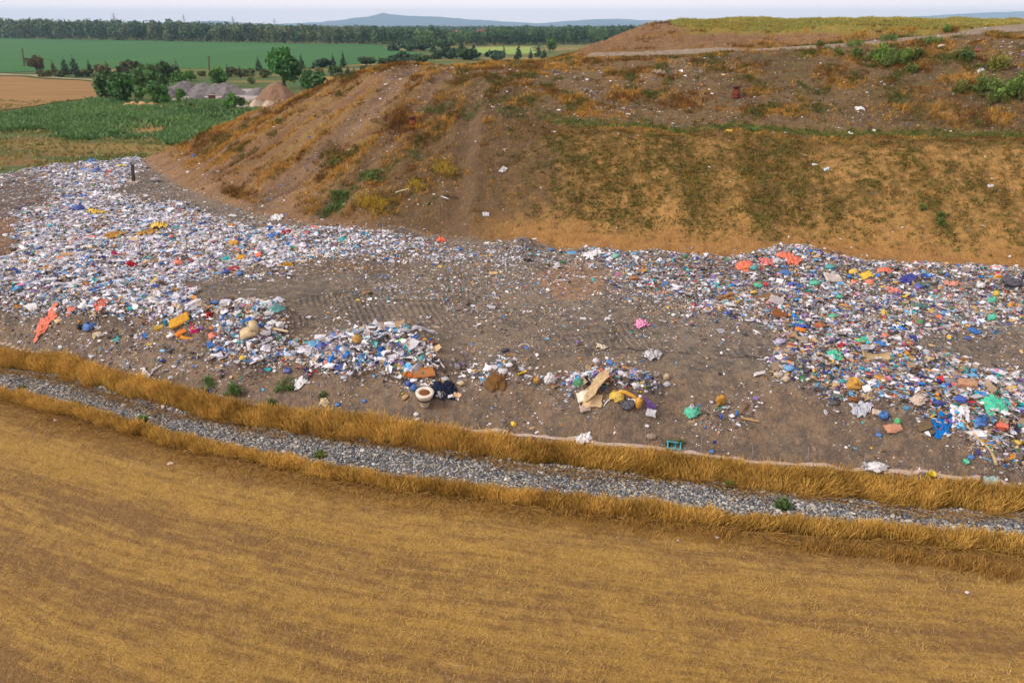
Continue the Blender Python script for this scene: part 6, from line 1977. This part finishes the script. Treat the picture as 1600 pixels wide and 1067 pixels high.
def yard_container():
    x, y = (float(v) for v in unproject(332, 158, 0)); t = y * CP + CAM_H * SP
    s = 9 / FPX * t
    root = empty("container", (x, y, .12)); tag(root, "small brown steel container between the grey heaps", "container")
    place("body", *boxes([((0, 0, s * .42), (s, s * .7, s * .8))] + [((-s * .42 + i * s * .14, -s * .36, s * .42), (s * .05, s * .05, s * .74)) for i in range(7)]), mat_item(S(124, 84, 76), "rust"), None, False, root)
    place("roof", *boxes([((0, 0, s * .85), (s * 1.04, s * .74, s * .06))]), mat_item(S(150, 120, 110), "hard"), None, False, root)
yard_container()

def pole(px, py, hpx, label):
    x, y = (float(v) for v in unproject(px, py, 0)); t = y * CP + CAM_H * SP
    h = hpx / FPX * t
    root = empty("utility_pole", (x, y, 0)); root.rotation_euler = (0, R(8), 0); tag(root, label, "pole", "wooden poles on the plain")
    place("mast", *tube([(0, 0, -.3), (0, 0, h)], np.array([.24, .16]), 8), mat_item(S(112, 96, 82), "wood"), None, True, root)
    place("crossarm", *boxes([((0, -.2, h * .93), (h * .14, .14, .16))]), mat_item(S(104, 90, 78), "wood"), None, False, root)
pole(327, 120, 30, "wooden pole behind the largest grey heap")
pole(38, 104, 26, "thin pole standing in the green field on the far left")

def pylon(px, top, yd, label):
    x = (px - 800) / FPX * (yd * CP + CAM_H * SP)
    h = CAM_H + (39.3 - top) / FPX * yd
    root = empty("pylon", (x, yd, 0)); tag(root, label, "pylon", "far pylons behind the wood")
    m = mat_item(S(150, 150, 160), "hard")
    b = h * .09; P_ = []
    for sx in (-1, 1):
        for sy in (-1, 1): P_.append(tube([(sx * b, sy * b, 0), (sx * b * .35, sy * b * .35, h * .62), (0, 0, h)], .28, 4))
    for q in range(7):
        z0, z1 = h * q / 8, h * (q + 1) / 8; w0, w1 = b * (1 - q / 8.6), b * (1 - (q + 1) / 8.6)
        for sy in (-1, 1):
            P_.append(tube([(-w0, sy * w0, z0), (w1, sy * w1, z1)], .16, 4)); P_.append(tube([(w0, sy * w0, z0), (-w1, sy * w1, z1)], .16, 4))
    v, f = join(P_); place("mast", v, f, m, None, False, root)
    for zq, wq in ((.70, .22), (.83, .17), (.95, .11)):
        v, f = join([tube([(-h * wq, 0, h * zq), (0, 0, h * (zq + .03)), (h * wq, 0, h * zq)], .2, 4), tube([(-h * wq, 0, h * zq), (h * wq, 0, h * zq)], .2, 4)])
        place("crossarm", v, f, m, None, False, root)
for px, top, yd, lab in ((182, 24, 1700, "lattice pylon leftmost above the wood"), (290, 26, 1900, "lattice pylon second from the left above the wood"), (366, 28, 2100, "lattice pylon third from the left above the wood"), (430, 31, 2300, "lattice pylon rightmost and faintest above the wood")):
    pylon(px, top, yd, lab)

def house(px, yd, wd, hw, hr, rc, label):
    x = (px - 800) / FPX * (yd * CP + CAM_H * SP)
    root = empty("house", (x, yd, 0)); tag(root, label, "house", "far houses in the wood")
    d = wd * .6
    place("wall", *boxes([((0, 0, hw / 2), (wd, d, hw))]), mat_item(S(206, 196, 186), "hard"), None, False, root)
    e = .5
    V = np.array([(-wd / 2 - e, -d / 2 - e, hw - .2), (wd / 2 + e, -d / 2 - e, hw - .2), (wd / 2 + e, d / 2 + e, hw - .2), (-wd / 2 - e, d / 2 + e, hw - .2), (-wd / 2 - e, 0, hw + hr), (wd / 2 + e, 0, hw + hr)])
    me = mesh_from("roof", V, [np.array([[0, 1, 5, 4], [2, 3, 4, 5]]), np.array([[1, 2, 5], [3, 0, 4]]), np.array([[3, 2, 1, 0]])], mat_item(rc, "hard"))
    rf = link("roof", me, root)
    place("chimney", *boxes([((wd * .22, 0, hw + hr + .3), (.8, .8, 1.6))]), mat_item(S(130, 90, 76), "hard"), None, False, rf)
house(754, 640, 8, 5.4, 2.8, S(190, 70, 64), "red roofed house looking out of the dark wood")
house(713, 660, 6.5, 5.2, 2.4, S(176, 110, 96), "pale house with faded roof left of the red roofed one")

# ------------------------------------------------------------------ the blue hills on the horizon
def hills():
    HZ0 = 39.3
    def ridge(name, prof, D, depth, seed):
        a = np.array(prof, float)
        px = np.linspace(a[0, 0], a[-1, 0], 260)
        py = np.interp(px, a[:, 0], a[:, 1]) + (fbm(px * .06, px * 0, seed, 4) - .5) * 1.6
        x = (px - 800) / FPX * D * CP * 1.0
        top = np.maximum(CAM_H + (HZ0 - py) / FPX * D * CP, 1)
        rows = []
        for k, (t, q) in enumerate(((-1, 0), (-.6, .35), (-.3, .72), (0, 1), (.5, .6), (1.2, 0))):
            rows.append(np.stack([x * (1 + t * depth / D), np.full_like(x, D + t * depth) + (fbm(x * .002, x * 0 + k, seed + 2, 2) - .5) * depth * .4, top * q * (1 + .25 * (q < 1) * (fbm(x * .002, x * 0 + k, seed + 4, 3) - .5)) - (q == 0) * 5], -1))
        V = np.concatenate(rows); n = len(x); i = np.arange(6 * n).reshape(6, n)
        F = np.stack([i[:-1, :-1], i[:-1, 1:], i[1:, 1:], i[1:, :-1]], -1).reshape(-1, 4)
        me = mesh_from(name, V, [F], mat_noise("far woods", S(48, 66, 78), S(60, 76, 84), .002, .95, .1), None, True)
        tag(link(name, me), kind="structure")
    ridge("hills", [(150, 40), (200, 38), (280, 37), (300, 34), (335, 33), (370, 36), (420, 38), (455, 37), (500, 35.5), (545, 31), (578, 26), (590, 23.5), (597, 21.5), (606, 23.5), (640, 26.5), (690, 28), (740, 32), (800, 35), (840, 37), (880, 35), (900, 33.5), (930, 32), (960, 33), (1000, 35), (1040, 38), (1080, 39)], 9000, 1000, 5)
    ridge("hills", [(820, 39), (880, 34), (950, 30.5), (1000, 32), (1100, 36), (1250, 35), (1350, 31), (1450, 26), (1530, 22), (1600, 20), (1680, 23), (1800, 33), (1900, 39)], 10300, 600, 7)
hills()

# ------------------------------------------------------------------ the air
def haze():
    V = BOXV * np.array([24000, 11200, 190]) + np.array([0, 5500, 94.0])
    me = mesh_from("haze", V, [BOXF], [])
    k = bpy.data.materials.new("air"); k.use_nodes = True
    t = k.node_tree; t.nodes.remove(t.nodes["Principled BSDF"])
    pv = t.nodes.new("ShaderNodeVolumePrincipled")
    pv.inputs["Color"].default_value = (.52, .76, 1.0, 1)
    pv.inputs["Density"].default_value = HAZE_D
    pv.inputs["Anisotropy"].default_value = 0.0
    t.links.new(pv.outputs[0], t.nodes["Material Output"].inputs["Volume"])
    me.materials.append(k)
    o = tag(link("haze", me), "pale blue air over the plain", "haze", kind="stuff")
    return o
HAZE_D = 0.00013
haze()
